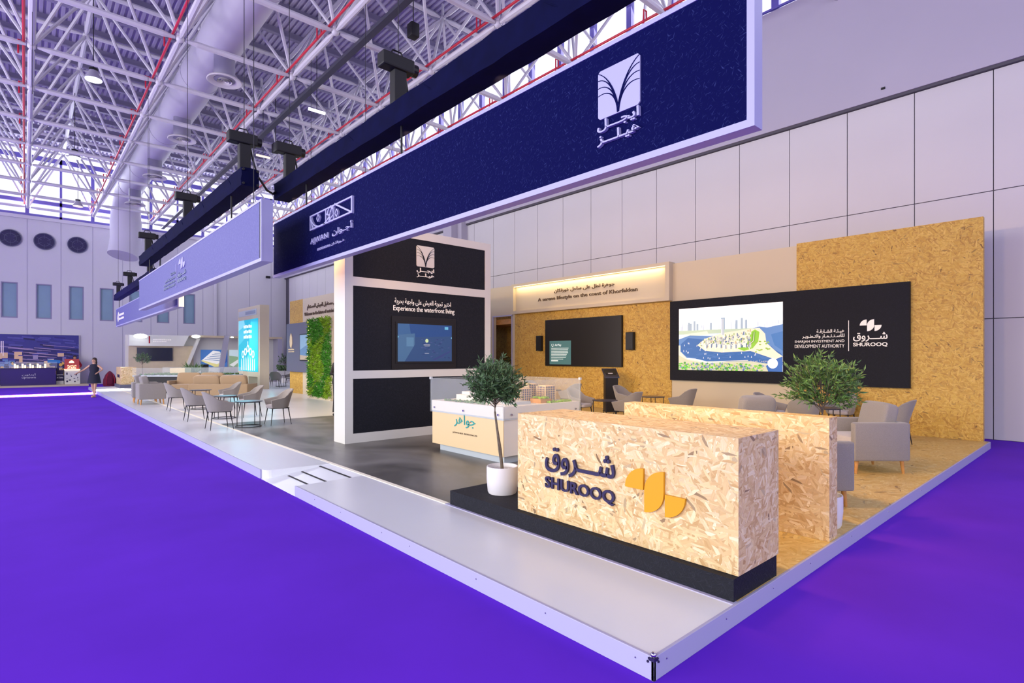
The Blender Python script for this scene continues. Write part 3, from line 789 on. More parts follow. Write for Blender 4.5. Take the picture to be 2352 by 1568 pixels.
MB().prism([(a * 1.6 + .9, b * .5 + .0) for a, b in leafpts], (.914, 32.2, 3.45), UX, VZ, (-.02, 0, 0)).build('feather_emblem', 'text_white', s3)
blocks(s3, 'text_white', (.914, 30.9, 3.72), UX, VZ, 1.7, .11, 6, .02, 1)
blocks(s3, 'text_white', (.914, 30.9, 3.54), UX, VZ, 1.7, .10, 8, .02, 2)
for k, (y, l) in enumerate(((4.45, 'right'), (.3, 'far right'))):
    tag(MB().tube((1.06, y, 4.285), (1.06, y, 4.72), .014, 8).build('hanging_rod', 'black_metal'), 'black rod from the near truss to the big sign, at its ' + ('centre' if k == 0 else 'right end'), 'rod', 'rods holding the big sign')
tag(MB().tube((1.06, 7.6, 4.28), (1.06, 7.6, 4.72), .014, 8).build('hanging_rod', 'black_metal'), 'black rod from the near truss to the big sign, at its left end', 'rod', 'rods holding the big sign')
tag(MB().tube((.3, 7.9, 4.2), (.3, 7.9, 10.7), .006, 6).build('steel_wire', 'cable'), 'thin wire holding the right end of the grey-blue sign', 'wire', 'hanging steel wires')

for y, l in ((9.2, 'right'), (18.0, 'left')):
    tag(MB().tube((.30, y, 4.2), (.30, y, 4.72), .014, 8).build('hanging_rod', 'black_metal'), 'short rod from the middle truss to the %s part of the grey-blue sign' % l, 'rod', 'rods holding the grey-blue sign')
for y, l in ((23.5, 'right'), (32.0, 'left')):
    tag(MB().tube((1.02, y, 4.15), (1.02, y, 4.75), .014, 8).build('hanging_rod', 'black_metal'), 'short rod from the far truss to the %s part of the smallest sign' % l, 'rod', 'rods holding the smallest sign')

# ================================================================ stand platform
def platform():
    t = thing('stage_platform', 'low white-edged stand platform on the purple carpet', 'platform', (0, 0, 0)); t['kind'] = 'structure'
    P = .13
    MB().box(.02, .02, 0, .93, 5.24, P - .004).build('front_walkway', 'laminate', t)
    MB().box(.93, .02, 0, 11.2, 35, P - .006).build('deck_core', 'edge_trim', t)
    # walkway left of the ramp, with a rounded outer corner
    pts = [(0.02, 35), (.93, 35), (.93, 6.33), (.55, 6.38)]
    pts += [(.14 - .12 * math.sin(math.radians(a)) , 6.56 - .12 * math.cos(math.radians(a))) for a in range(0, 91, 15)]
    MB().prism(pts, (0, 0, 0), (1, 0, 0), (0, 1, 0), (0, 0, P)).build('front_walkway', 'laminate', t)
    m = MB(); m.prism([(0.0, 0.004), (.93, P - .004), (.93, 0), (0, 0)], (0, 5.24, 0), (1, 0, 0), (0, 0, 1), (0, 1.3, 0)); m.build('ramp', 'laminate', t)
    for x, ya, yb in ((.30, 5.35, 6.30), (.50, 5.30, 6.32), (.78, 5.32, 6.40)):
        z = x / .93 * (P - .004)
        MB().box(x - .014, ya, z - .002, x + .014, yb, z + .006, T=None).build('grip_strip', 'black', t)
    # edge trims
    MB().box(0, 0, 0, .02, 5.24, P + .001, .003).build('edge_trim', 'edge_trim', t)
    MB().box(0, 0, 0, 11.2, .02, P + .001, .003).build('edge_trim', 'edge_trim', t)
    MB().box(-.004, 6.58, 0, .018, 35, P - .002).build('edge_trim', 'edge_trim', t)
    for y in (.12, .82, 1.55, 2.5, 3.0, 3.9, 4.6): MB().ball((-.001, y, .085), .006, 1).build('screw', 'chrome', t)
    for x in (.12, .8, 1.5, 2.2, 3.2, 4.4, 5.8, 7.4): MB().ball((x, -.001, .085), .006, 1).build('screw', 'chrome', t)
    # corner clamp at the front corner
    c = MB(); c.ball((.012, .012, .138), .016, 2).ball((.035, .03, .134), .008, 1); k = c.build('corner_clamp', 'chrome', t, smooth=True)
    m = MB()
    for s in (-1, 1):
        for q in (0, 1):
            e = (.030 + q * .008, .118 - q * .02)
            m.ball((-.003 if s < 0 else e[0], e[0] if s < 0 else -.003, e[1]), .008, 1)
    m.box(-.006, -.006, .108, .03, .0, .126).box(-.006, 0, .108, 0, .03, .126); m.build('clamp_claws', 'navy', k)
    # floor finishes
    MB().box(.99, 2.3, .10, 3.0, 4.3, P).build('floor_finish', 'concrete', t)
    MB().box(.99, .02, .10, 11.2, 2.3, P).build('floor_finish', 'osb_floor', t)
    MB().box(3.0, 2.3, .10, 11.2, 4.3, P).build('floor_finish', 'osb_floor', t)
    MB().box(.99, 4.3, .10, 5.6, 12.85, P).build('floor_finish', 'concrete', t)
    MB().box(5.6, 4.3, .10, 11.2, 13.6, P).build('floor_finish', 'osb_floor', t)
    MB().box(.99, 12.85, .10, 5.6, 35, P).build('floor_finish', 'laminate', t)
    MB().box(5.6, 13.6, .10, 11.2, 35, P).build('floor_finish', 'laminate', t)
    MB().box(.93, 3.3, .10, .99, 35, P + .002).build('light_strip', 'led_strip', t)
    MB().box(.93, .02, .10, .99, 3.3, P + .001).build('light_strip', 'edge_trim', t)
platform()

def unit(name, label, cat, loc, parts, group=None):
    t = thing(name, label, cat, loc, 0, group)
    for (n_, m_, b) in parts:
        mb = MB()
        for bb in (b if isinstance(b[0], (tuple, list)) else [b]): mb.box(*bb)
        mb.build(n_, m_, t)
    return t

# ---- reception counter
c = unit('reception_counter', 'pale chipboard reception counter with dark lettering and yellow leaf shapes', 'counter', (1.3, 1.1, .28),
         [('body', 'osb', (1.03, .03, .282, 1.665, 2.215, 1.205))])
txt('شـــروق', c, 'navy', (1.028, 1.829, .70), UX, VZ, .785, .245, .02, .012, ar=True)
txt('SHUROOQ', c, 'navy', (1.028, 1.829, .545), UX, VZ, .785, .122, .02, .024, split=True)
leaves(c, 1.028, .937, .412, .562, .896, 'yellow', .022)
unit('plinth', 'long black plinth under the chipboard reception counter', 'plinth', (1.3, 1.6, .13), [('slab', 'panel_black', (.962, .03, .13, 1.63, 3.245, .28))])
unit('partition_wall', 'low orange-lit chipboard partition behind the reception counter', 'partition', (2.82, 1.1, .13), [('panel', 'osb', (2.72, .03, .131, 2.92, 2.216, 1.215))])
c = unit('reception_counter', 'small far chipboard counter at the distant end of the stand', 'counter', (1.7, 34, .13),
         [('body', 'osb', (1.2, 32.9, .30, 1.85, 34.9, 1.2)), ('plinth', 'grey_blue', (1.12, 32.7, .13, 1.85, 34.95, .30))])
txt('SHUROOQ', c, 'navy', (1.198, 34.4, .62), UX, VZ, .9, .2, .01, .04)

# ---- back wall pieces
unit('display_wall', 'tall chipboard wall section at the right end of the stand', 'wall panel', (11.2, 1.8, .13), [('board', 'osb_wall', (11.13, .1, .131, 11.27, 3.48, 4.43))])
unit('display_wall', 'cream painted wall section behind the left half of the black board', 'wall panel', (11.2, 5.1, .13), [('board', 'stand_white', (11.14, 3.48, .131, 11.27, 6.83, 4.38))])
unit('display_wall', 'lower chipboard wall section with the dark television, under the lit sign box', 'wall panel', (11.2, 10, .13), [('board', 'osb_wall', (11.12, 6.83, .131, 11.27, 13.45, 3.33))])
t = thing('display_wall', 'cream wall section with a doorway beside the white tower', 'wall panel', (11.2, 14.2, .13))
MB().box(11.12, 13.45, .131, 11.27, 13.6, 3.33).box(11.12, 14.70, .131, 11.27, 20, 4.42).box(11.12, 13.45, 3.33, 11.27, 14.70, 4.42).build('board', 'stand_white', t)
MB().box(11.10, 13.57, .131, 11.13, 13.62, 3.30).box(11.10, 14.68, .131, 11.13, 14.73, 3.30).box(11.10, 13.57, 3.28, 11.13, 14.73, 3.33).build('door_frame', 'edge_trim', t)
unit('store_room', 'small chipboard-lined room seen through the doorway', 'room', (12, 14.5, .13), [('lining', 'osb_wall', [(12.5, 13.2, .131, 12.56, 16.5, 3.5), (11.3, 13.2, .131, 12.5, 13.26, 3.5)]), ('lintel', 'oak', (11.3, 13.3, 3.0, 12.5, 16.4, 3.2))])
# light box
t = thing('light_box', 'cream sign box with warm light along its top, above the chipboard wall', 'sign', (11.0, 10.1, 3.33))
MB().box(10.95, 6.80, 3.33, 11.26, 13.44, 3.43).box(10.95, 6.80, 4.33, 11.26, 13.44, 4.42).box(10.95, 6.80, 3.43, 11.26, 6.93, 4.33).box(10.95, 13.35, 3.43, 11.26, 13.44, 4.33).box(11.08, 6.9, 3.4, 11.26, 13.4, 4.35).build('frame', 'stand_white', t)
MB().box(10.97, 6.95, 4.312, 11.0, 13.33, 4.328).build('light_strip', 'led_warm', t)
light('light_box_strip', 'AREA', (10.99, 10.15, 4.305), (11.08, 10.15, 3.6), 26, (1, .74, .36), 6.2, .03)
txt('جوهرة تطل على ساحل خورفكان', t, 'text_dark', (11.078, 11.36, 3.925), UX, VZ, 2.57, .15, .02, .012, ar=True)
txt('A serene lifestyle on the coast of Khorfakkan', t, 'text_dark', (11.078, 12.16, 3.672), UX, VZ, 4.22, .155, .02, .01)
# television and speakers
t = thing('television', 'big dark television on the chipboard wall with a small teal message', 'television', (11.06, 10.1, 1.45))
MB().box(11.03, 8.50, 1.435, 11.118, 11.77, 3.02, .006).build('cabinet', 'screen_off', t)
MATS['teal_screen'] = mat('teal_screen', '#4f7d80', .3, emit=.2, ecol='#4f7d80')
i = MB().box(11.024, 10.555, 1.49, 11.03, 11.545, 2.29).build('message_window', 'teal_screen', t)
mat('screen_text', '#e6f4f4', .4, emit=.4)
txt('AirPlay', i, 'screen_text', (11.023, 11.29, 2.09), UX, VZ, .30, .10, .001, .01)
MB().path([(11.022, 11.45, 2.12), (11.022, 11.45, 2.18), (11.022, 11.34, 2.18), (11.022, 11.34, 2.12)], .006, 5).build('message_icon', 'screen_text', i)
MB().prism([(0, .05), (.07, .05), (.035, .1)], (11.023, 11.43, 2.04), UX, VZ, (-.001, 0, 0)).build('message_icon', 'screen_text', i)
for k in range(7):
    wd = (.80, .78, .77, .78, .72, .70, .68)[k]
    MB().box(11.022, 11.46 - wd, 2.03 - k * .052, 11.024, 11.46, 2.048 - k * .052).build('text_line', 'screen_text', i)
MB().box(11.022, 10.90, 1.665, 11.024, 11.46, 1.68).build('text_line', 'screen_text', i)
MB().box(11.022, 11.14, 1.595, 11.024, 11.46, 1.63).build('text_line', 'screen_text', i)
for (ya, yb, l) in ((11.95, 12.2, 'slim black wall speaker left of the dark television'), (8.05, 8.33, 'slim black wall speaker right of the dark television')):
    t = thing('wall_speaker', l, 'speaker', (11.08, (ya + yb) / 2, 1.95), group='speakers beside the television')
    MB().box(11.0, ya, 1.955, 11.118, yb, 2.49, .01).build('cabinet', 'black', t)
    MB().box(10.992, ya + .02, 1.99, 11.0, yb - .02, 2.46).build('grille', 'screen_off', t)
    MB().ball((10.99, (ya + yb) / 2, 1.97), .012, 1).build('status_light', 'chrome', t)

# ---- pictures made of flat coloured shapes
class Pic:
    def __init__(s, o, u, v, n, W, H, emit, base):
        s.o, s.u, s.v, s.n, s.W, s.H, s.e = Vector(o), Vector(u), Vector(v), Vector(n), W, H, emit
        s.m = MB(); s.cols = []; s.d = .0004; s.poly(base, [(0, 0), (1, 0), (1, 1), (0, 1)])
    def poly(s, col, pts):
        if col not in s.cols: s.cols.append(col)
        s.m.mi = s.cols.index(col)
        pts = [(min(1, max(0, a)), min(1, max(0, b))) for a, b in pts]
        s.m.face([s.o + s.u * a * s.W + s.v * b * s.H + s.n * s.d for a, b in pts]); s.d += .00003
    def rect(s, col, a, b, c, d): s.poly(col, [(a, b), (c, b), (c, d), (a, d)])
    def blob(s, col, a, b, ra, rb, rnd, n=10):
        s.poly(col, [(a + ra * math.cos(2 * PI * i / n) * rnd.uniform(.75, 1.15), b + rb * math.sin(2 * PI * i / n) * rnd.uniform(.75, 1.15)) for i in range(n)])
    def build(s, name, parent):
        ms = []
        for c_ in s.cols:
            k = 'pic_' + c_[1:] + '_%g' % s.e
            if k not in MATS: mat(k, c_, .35, spec=.3, emit=s.e, ecol=c_)
            ms.append(k)
        return s.m.build(name, ms, parent, keepnormals=True)

t = thing('display_board', 'wide black display board with an island picture screen and white lettering', 'display board', (11.1, 4, 1.1))
MB().box(11.03, 1.24, 1.10, 11.12, 6.82, 3.30).build('board', 'panel_black', t)
def island():
    rnd = random.Random(3)
    p = Pic((11.018, 6.53, 1.39), UX, VZ, (-1, 0, 0), 2.782, 1.678, .42, '#eef4fb')
    p.rect('#ffffff', 0, .86, 1, 1); p.rect('#f6faff', 0, .74, 1, .86)
    for i in range(60):
        a = rnd.uniform(0, 1); h = rnd.uniform(.02, .09)
        p.rect(rnd.choice(['#d4dfe9', '#c6d3df', '#dde6ee']), a, .60, a + rnd.uniform(.006, .016), .66 + h)
    for a, h in ((.10, .80), (.12, .78), (.16, .82), (.19, .77), (.44, .85), (.46, .85), (.33, .78), (.58, .80), (.63, .83), (.67, .80)):
        p.rect('#9fb4c4', a, .6, a + .02, h - .03)
    p.rect('#b8cdb4', 0, .55, 1, .64); p.rect('#cfe0ea', 0, .52, .45, .58)
    p.poly('#d9e2d0', [(.05, .58), (.3, .62), (.32, .57), (.15, .54)])
    sea = '#3a68a8'
    p.poly('#5d86bd', [(.0, .50), (.12, .56), (.35, .54), (.55, .56), (.8, .66), (1, .6), (1, .12), (0, .2)])
    p.poly(sea, [(.02, .42), (.10, .52), (.3, .48), (.8, .40), (.98, .34), (1, .1), (.72, .13), (.3, .14), (.08, .22), (.02, .3)])
    p.poly('#5d86bd', [(.80, .62), (1, .68), (1, .25), (.92, .33), (.86, .48)])
    p.poly('#4577b4', [(.90, .54), (1, .58), (1, .3), (.93, .38)])
    for i in range(40):
        a = rnd.uniform(.03, .95); b = rnd.uniform(.18, .34); p.poly('#4a76b2', [(a, b), (a + .06, b + .004), (a + .05, b + .012), (a - .01, b + .008)])
    p.poly('#efe2c8', [(.20, .40), (.28, .50), (.45, .58), (.70, .63), (.80, .64), (.85, .55), (.86, .42), (.95, .28), (1, .22), (1, .14), (.86, .22), (.72, .30), (.45, .28), (.28, .31)])
    p.poly('#8ec63f', [(.60, .34), (.70, .44), (.72, .58), (.76, .62), (.80, .58), (.79, .44), (.74, .34), (.66, .30)])
    p.poly('#6ea92e', [(.63, .35), (.73, .45), (.74, .58), (.765, .59), (.76, .45), (.70, .35)])
    p.poly('#cfcabb', [(.66, .36), (.742, .45), (.75, .58), (.755, .58), (.75, .45), (.68, .35)])
    for i in range(14): p.blob('#8fb84a', rnd.uniform(.74, .9), rnd.uniform(.27, .5), .012, .012, rnd, 7)
    for i in range(330):
        a = rnd.uniform(.23, .72); lo = .35 + max(0, .28 - a) * .8; hi = .46 + (a - .24) * .3
        b = rnd.uniform(lo, min(.60, hi)); w_ = rnd.uniform(.006, .016); h = rnd.uniform(.012, .042)
        p.rect(rnd.choice(['#f1efe6', '#d8d5cc', '#93a2b4', '#e6dfd0', '#5a759c', '#b6bfc6', '#8aa860', '#c4b896', '#7d8ea6']), a, b, a + w_, b + h)
    for i in range(9):
        a = .27 + i * .048; b = .345 + .012 * math.sin(i)
        p.rect('#e9e6dc', a, b, a + .026, b + .065); p.rect('#4f6b96', a + .026, b, a + .034, b + .06)
    p.rect('#b8c4cc', .445, .55, .475, .80); p.rect('#d6dfe6', .445, .55, .455, .80)
    for i in range(34):
        a = rnd.uniform(.05, .8); b = rnd.uniform(.17, .34) if a > .25 else rnd.uniform(.25, .45)
        p.poly('#ffffff', [(a - .004, b), (a + .004, b), (a, b + .03)])
    p.poly('#c9cdb0', [(0, 0), (1, 0), (1, .06), (.85, .12), (.70, .15), (.3, .12), (.1, .16), (0, .24)])
    p.poly('#dcdccf', [(0, .24), (.1, .16), (.3, .125), (.7, .155), (.7, .165), (.3, .14), (.1, .18), (.02, .3), (.02, .4), (0, .4)])
    for i in range(320):
        a = rnd.uniform(0, .84); b = rnd.uniform(0, .115 if a < .7 else .09)
        p.blob(rnd.choice(['#5fbf3a', '#86cc4a', '#4e9c3c', '#b0c070', '#5a76a0', '#8a9cb4', '#c8c4a4']), a, b, rnd.uniform(.006, .016), rnd.uniform(.009, .022), rnd, 7)
    p.poly('#3a68b0', [(.88, 0), (1, 0), (1, .22), (.93, .17), (.86, .08)])
    for i in range(3): p.blob('#f4f4f0', .918, .127, .045, .075, random.Random(1), 8) if False else None
    p.poly('#fafafa', [(.918 + .044 * math.cos(2 * PI * i / 28), .118 + .073 * math.sin(2 * PI * i / 28)) for i in range(28)])
    return p.build('picture_screen', t)
pic = island()
txt('جزيـرة مريـم', pic, 'text_white', (11.0, 4.54, 1.60), UX, VZ, .46, .075, .002, .004, ar=True)
txt('MARYAM ISLAND', pic, 'text_white', (11.0, 4.54, 1.53), UX, VZ, .46, .045, .002, .005)
m = MB()
for a0, cx in ((0, .0), (0, .075)): m.path([(10.999, 4.02 - cx - .035 + .035 * math.cos(math.radians(a)), 1.575 + .05 * math.sin(math.radians(a))) for a in range(0, 181, 20)], .005, 5)
m.build('monogram', 'text_grey', pic)
txt('هيـئـة الشـارقـة', t, 'text_white', (11.028, 3.004, 2.272), UX, VZ, .57, .10, .006, .014, ar=True)
txt('للاسـتـثـمـار والتـطـويـر', t, 'text_white', (11.028, 3.317, 2.165), UX, VZ, .883, .10, .006, .014, ar=True)
txt('SHARJAH INVESTMENT AND', t, 'text_white', (11.028, 3.479, 2.058), UX, VZ, 1.045, .075, .006, .0)
txt('DEVELOPMENT AUTHORITY', t, 'text_white', (11.028, 3.479, 1.956), UX, VZ, 1.045, .075, .006, .0)
MB().box(11.022, 2.345, 1.875, 11.03, 2.357, 2.55).build('divider', 'text_white', t)
leaves(t, 11.028, 2.136, 1.731, 2.298, 2.556, 'text_white', .008)
txt('شـــروق', t, 'text_white', (11.028, 2.263, 2.075), UX, VZ, .64, .20, .008, .012, ar=True)
txt('SHUROOQ', t, 'text_white', (11.028, 2.263, 1.962), UX, VZ, .64, .094, .008, .02, split=True)

# ---- touch kiosk
K = (10.45, 8.45); rz = math.radians(-128)
t = thing('touch_kiosk', 'slim black touch kiosk with a sloped screen, standing before the chipboard wall', 'kiosk', (K[0], K[1], .13), rz)
def loc(t, b): return b
mb = MB(); mb.prism([(-.12, 0), (.12, 0), (.12, 1.03), (-.12, 1.22)], (0, -.19, 0), (1, 0, 0), (0, 0, 1), (0, .38, 0))
def lbuild(mb, name, m, parent, **k):      # geometry given in the thing's own coordinates
    bmesh.ops.transform(mb.bm, matrix=wmat(parent), verts=mb.bm.verts[:]); return mb.build(name, m, parent, **k)
lbuild(mb, 'pedestal', 'screen_off', t)
mb = MB(); mb.prism([(.16, .99), (.16, 1.03), (-.26, 1.27), (-.26, 1.23)], (0, -.22, 0), (1, 0, 0), (0, 0, 1), (0, .44, 0)); lbuild(mb, 'screen_head', 'table_dark', t)
mb = MB(); mb.prism([(.08, 1.077), (.08, 1.082), (-.19, 1.236), (-.19, 1.231)], (0, -.15, 0), (1, 0, 0), (0, 0, 1), (0, .30, 0)); k2 = lbuild(mb, 'screen', 'black', t)
mb = MB(); mb.prism([(.02, 1.113), (.02, 1.1145), (-.13, 1.2), (-.13, 1.1985)], (0, -.08, .003), (1, 0, 0), (0, 0, 1), (0, .14, 0)); lbuild(mb, 'painted_reflection', 'steel_light', t)  # pale plate paints a reflection onto the sloped screen
mb = MB(); mb.box(-.2, -.2, 0, .2, .2, .012); lbuild(mb, 'base_plate', 'black', t)

# ================================================================ white tower
t = thing('display_tower', 'tall white tower with three dark panels and a blue screen', 'tower', (3.65, 8.15, .13))
TX0, TX1, TY0, TY1, TZ = 1.90, 5.40, 7.93, 8.40, 4.315
ox0, ox1 = 2.064, 5.237
zb = [(.306, 1.334), (1.489, 3.085), (3.255, 4.15)]
m = MB(); m.box(TX0, TY0, .13, ox0, TY1, TZ).box(ox1, TY0, .13, TX1, TY1, TZ)
for za, zc in ((.13, .306), (1.334, 1.489), (3.085, 3.255), (4.15, TZ)): m.box(ox0, TY0, za, ox1, TY1, zc)
m.build('frame', 'white_paint', t)
pn = []
for (za, zc) in zb: pn.append(MB().box(ox0, TY0 + .012, za, ox1, TY1 - .02, zc).build('dark_panel', 'panel_black', t))
emblem(t, 0, 3.442, 3.873, 3.60, 4.030, 'white_paint', 'panel_black', plane='y', yy=TY0 + .011)
YX = (1, 0, 0)
txt('ايجـــل', t, 'text_white', (3.446, TY0 + .011, 3.475), YX, VZ, .425, .10, .012, .02, ar=True)
txt('هيـلـــز', t, 'text_white', (3.448, TY0 + .011, 3.375), YX, VZ, .425, .095, .012, .02, ar=True)
txt('اختبر تجربة العيش على واجهة بحرية', t, 'text_white', (2.943, TY0 + .011, 2.785), YX, VZ, 1.357, .135, .008, .004, ar=True)
txt('Experience the waterfront living', t, 'text_white', (2.913, TY0 + .011, 2.64), YX, VZ, 1.48, .13, .008, .005)
MB().box(2.877, TY0 - .012, 1.50, 4.42, TY0 + .012, 2.56, .004).build('screen_surround', 'screen_off', t)
MB().box(2.955, TY0 - .03, 1.62, 4.34, TY0 - .012, 2.45, .004).build('screen_bezel', 'black', t)
rnd = random.Random(5)
p = Pic((2.991, TY0 - .031, 1.655), YX, VZ, (0, -1, 0), 1.305, .757, .16, '#34527f')
p.poly('#2c4f88', [(0, .62), (1, .70), (1, 1), (0, 1)]); p.poly('#3e6694', [(0, .5), (.25, .55), (.2, 1), (0, 1)])
p.poly('#4a7196', [(0, .0), (.12, .0), (.3, .45), (.3, .75), (0, .7)])
for i in range(60):
    a = rnd.uniform(.42, .98); b = rnd.uniform(.08, .62); p.blob(rnd.choice(['#3c4f82', '#46588c', '#2e4374']), a, b, rnd.uniform(.01, .04), rnd.uniform(.01, .03), rnd, 4)
p.rect('#5a86a8', .15, .4, .28, .64); p.rect('#6cc0e0', .86, .88, .93, .96)
p.poly('#c8e6b0', [(.52 + .03 * math.cos(2 * PI * i / 20), .56 + .052 * math.sin(2 * PI * i / 20)) for i in range(20)])
p.rect('#d0d8e0', .46, .44, .58, .455); p.rect('#b8c4d0', .48, .41, .57, .42); p.rect('#d8e0e8', .48, .215, .56, .225)
p.poly('#7cc8e8', [(0, .62), (.02, .65), (0, .68)]); p.poly('#7cc8e8', [(1, .62), (.98, .65), (1, .68)])
p.poly('#3a4880', [(.62, .05), (.98, .3), (.99, .27), (.68, .03)])
p.build('screen_picture', t)
MB().box(5.44, 8.0, .13, 5.47, 8.1, 2.2).build('cable_channel', 'grey_blue', t)

# ================================================================ architectural model box
t = thing('model_display_box', 'white and cream display box with a glass-topped architectural model', 'display case', (3.66, 5.4, .13))
MB().box(2.90, 4.57, .13, 4.40, 6.28, .255).build('plinth', 'plinth_grey', t)
MB().box(2.79, 4.46, .255, 4.45, 6.34, .83).build('body', 'white_paint', t)
MB().box(2.78, 4.455, .255, 2.79, 6.345, .80).build('front_panel', 'beige_panel', t)
MB().box(2.776, 4.446, .80, 4.452, 6.346, .825).build('blue_band', 'plinth_grey', t)
m = MB(); m.box(2.77, 4.44, .825, 4.46, 6.35, .93).box(2.77, 4.44, .93, 2.83, 6.35, 1.0).box(4.40, 4.44, .93, 4.46, 6.35, 1.0).box(2.83, 4.44, .93, 4.40, 4.50, 1.0).box(2.83, 6.29, .93, 4.40, 6.35, 1.0); m.build('rim', 'white_paint', t)
txt('جواهر', t, 'teal', (2.779, 5.695, .60), UX, VZ, .57, .21, .006, .006, ar=True)
txt('JAWAHER RESIDENCES', t, 'text_dark', (2.779, 5.739, .483), UX, VZ, .657, .03, .004, .004)
MB().box(2.772, 5.24, .70, 2.778, 5.27, .708).build('lettering_accent', 'red_cloth', t)
g = MB(); g.box(2.757, 4.43, .80, 2.765, 6.36, 1.385).box(4.465, 4.43, .80, 4.473, 6.36, 1.385).box(2.765, 4.427, .80, 4.465, 4.435, 1.385).box(2.765, 6.355, .80, 4.465, 6.363, 1.385); g.build('glass_case', 'glass', t)
for (x, y) in ((2.76, 6.36), (2.76, 4.43), (4.47, 4.43), (4.47, 6.36)): MB().box(x - .012, y - .012, .80, x + .012, y + .012, 1.385).build('glass_corner', 'glass', t)
for (x, y) in ((2.76, 6.36), (4.47, 4.43)): MB().box(x - .02, y - .02, 1.36, x + .02, y + .02, 1.40).build('corner_clip', 'plinth_grey', t)
for y in (6.25, 5.42, 4.55): MB().tube((2.75, y, .88), (2.77, y, .88), .016, 12).build('standoff', 'chrome', t)
for x in (2.92, 3.75, 4.36): MB().tube((x, 4.42, .88), (x, 4.44, .88), .016, 12).build('standoff', 'chrome', t)
land = MB().box(2.835, 4.505, .925, 4.395, 6.285, .992).build('model_ground', 'white_paint', t)
MB().box(3.15, 5.25, .992, 3.9, 6.15, 1.09).box(3.25, 5.9, 1.09, 3.8, 6.12, 1.14).box(2.95, 4.6, .992, 3.6, 5.0, 1.0).build('model_podium', 'white_paint', land)
MB().box(3.15, 4.62, .992, 3.5, 4.95, 1.04).build('model_podium', 'plinth_grey', land)
mat('model_tower_mat', '#e2c79a', .5); mat('model_window', '#5a5878', .3)
def model_tower(x0, y0, x1, y1, z0, z1):
    m = MB(); m.box(x0 + .008, y0 + .008, z0, x1 - .008, y1 - .008, z1); b = m.build('model_tower', 'model_window', land)
    m = MB(); n = int((z1 - z0) / .034)
    for i in range(n + 1):
        z = z0 + (z1 - z0) * i / n; m.box(x0, y0, z - .003, x1, y1, z + .003)
    k = max(3, int((x1 - x0) / .036)); q = max(3, int((y1 - y0) / .036))
    for i in range(1, k): x = x0 + (x1 - x0) * i / k; m.box(x - .004, y0 + .0005, z0, x + .004, y1 - .0005, z1)
    for i in range(1, q): y = y0 + (y1 - y0) * i / q; m.box(x0 + .0005, y - .004, z0, x1 - .0005, y + .004, z1)
    for x in (x0, x1 - .01):
        for y in (y0, y1 - .01): m.box(x - .0005, y - .0005, z0, x + .0105, y + .0105, z1)
    m.box(x0 + .03, y0 + .03, z1, x1 - .03, y1 - .03, z1 + .012)
    m.build('floor_grid', 'model_tower_mat', b)
model_tower(4.0, 4.78, 4.25, 5.0, .992, 1.25); model_tower(3.95, 5.15, 4.2, 5.45, .992, 1.27); model_tower(3.55, 4.9, 3.8, 5.15, .99, 1.22); model_tower(3.7, 5.6, 3.95, 5.8, 1.0, 1.24)
MB().box(3.72, 4.62, .992, 3.98, 4.86, 1.06).build('model_terrace', 'oak', land)
def shrubs(pts, r, name, mt, parent, rnd):
    m = MB()
    for p_ in pts: m.ball(p_, r * rnd.uniform(.7, 1.25), 1, (1, 1, rnd.uniform(.7, 1.2)))
    return m.build(name, mt, parent)
rnd = random.Random(4)
shrubs([(rnd.uniform(3.85, 4.38), rnd.uniform(4.54, 4.66), 1.005) for _ in range(110)] + [(rnd.uniform(3.72, 3.98), rnd.uniform(4.62, 4.86), 1.075) for _ in range(26)], .022, 'model_shrubs', 'moss', land, rnd)['kind'] = 'stuff'
shrubs([(rnd.uniform(2.88, 2.97), 5.1 + .03 * i, 1.005) for i in range(36)] + [(rnd.uniform(2.9, 3.1), rnd.uniform(5.05, 6.2), 1.0) for _ in range(30)], .022, 'model_shrubs', 'leaf_green', land, rnd)['kind'] = 'stuff'

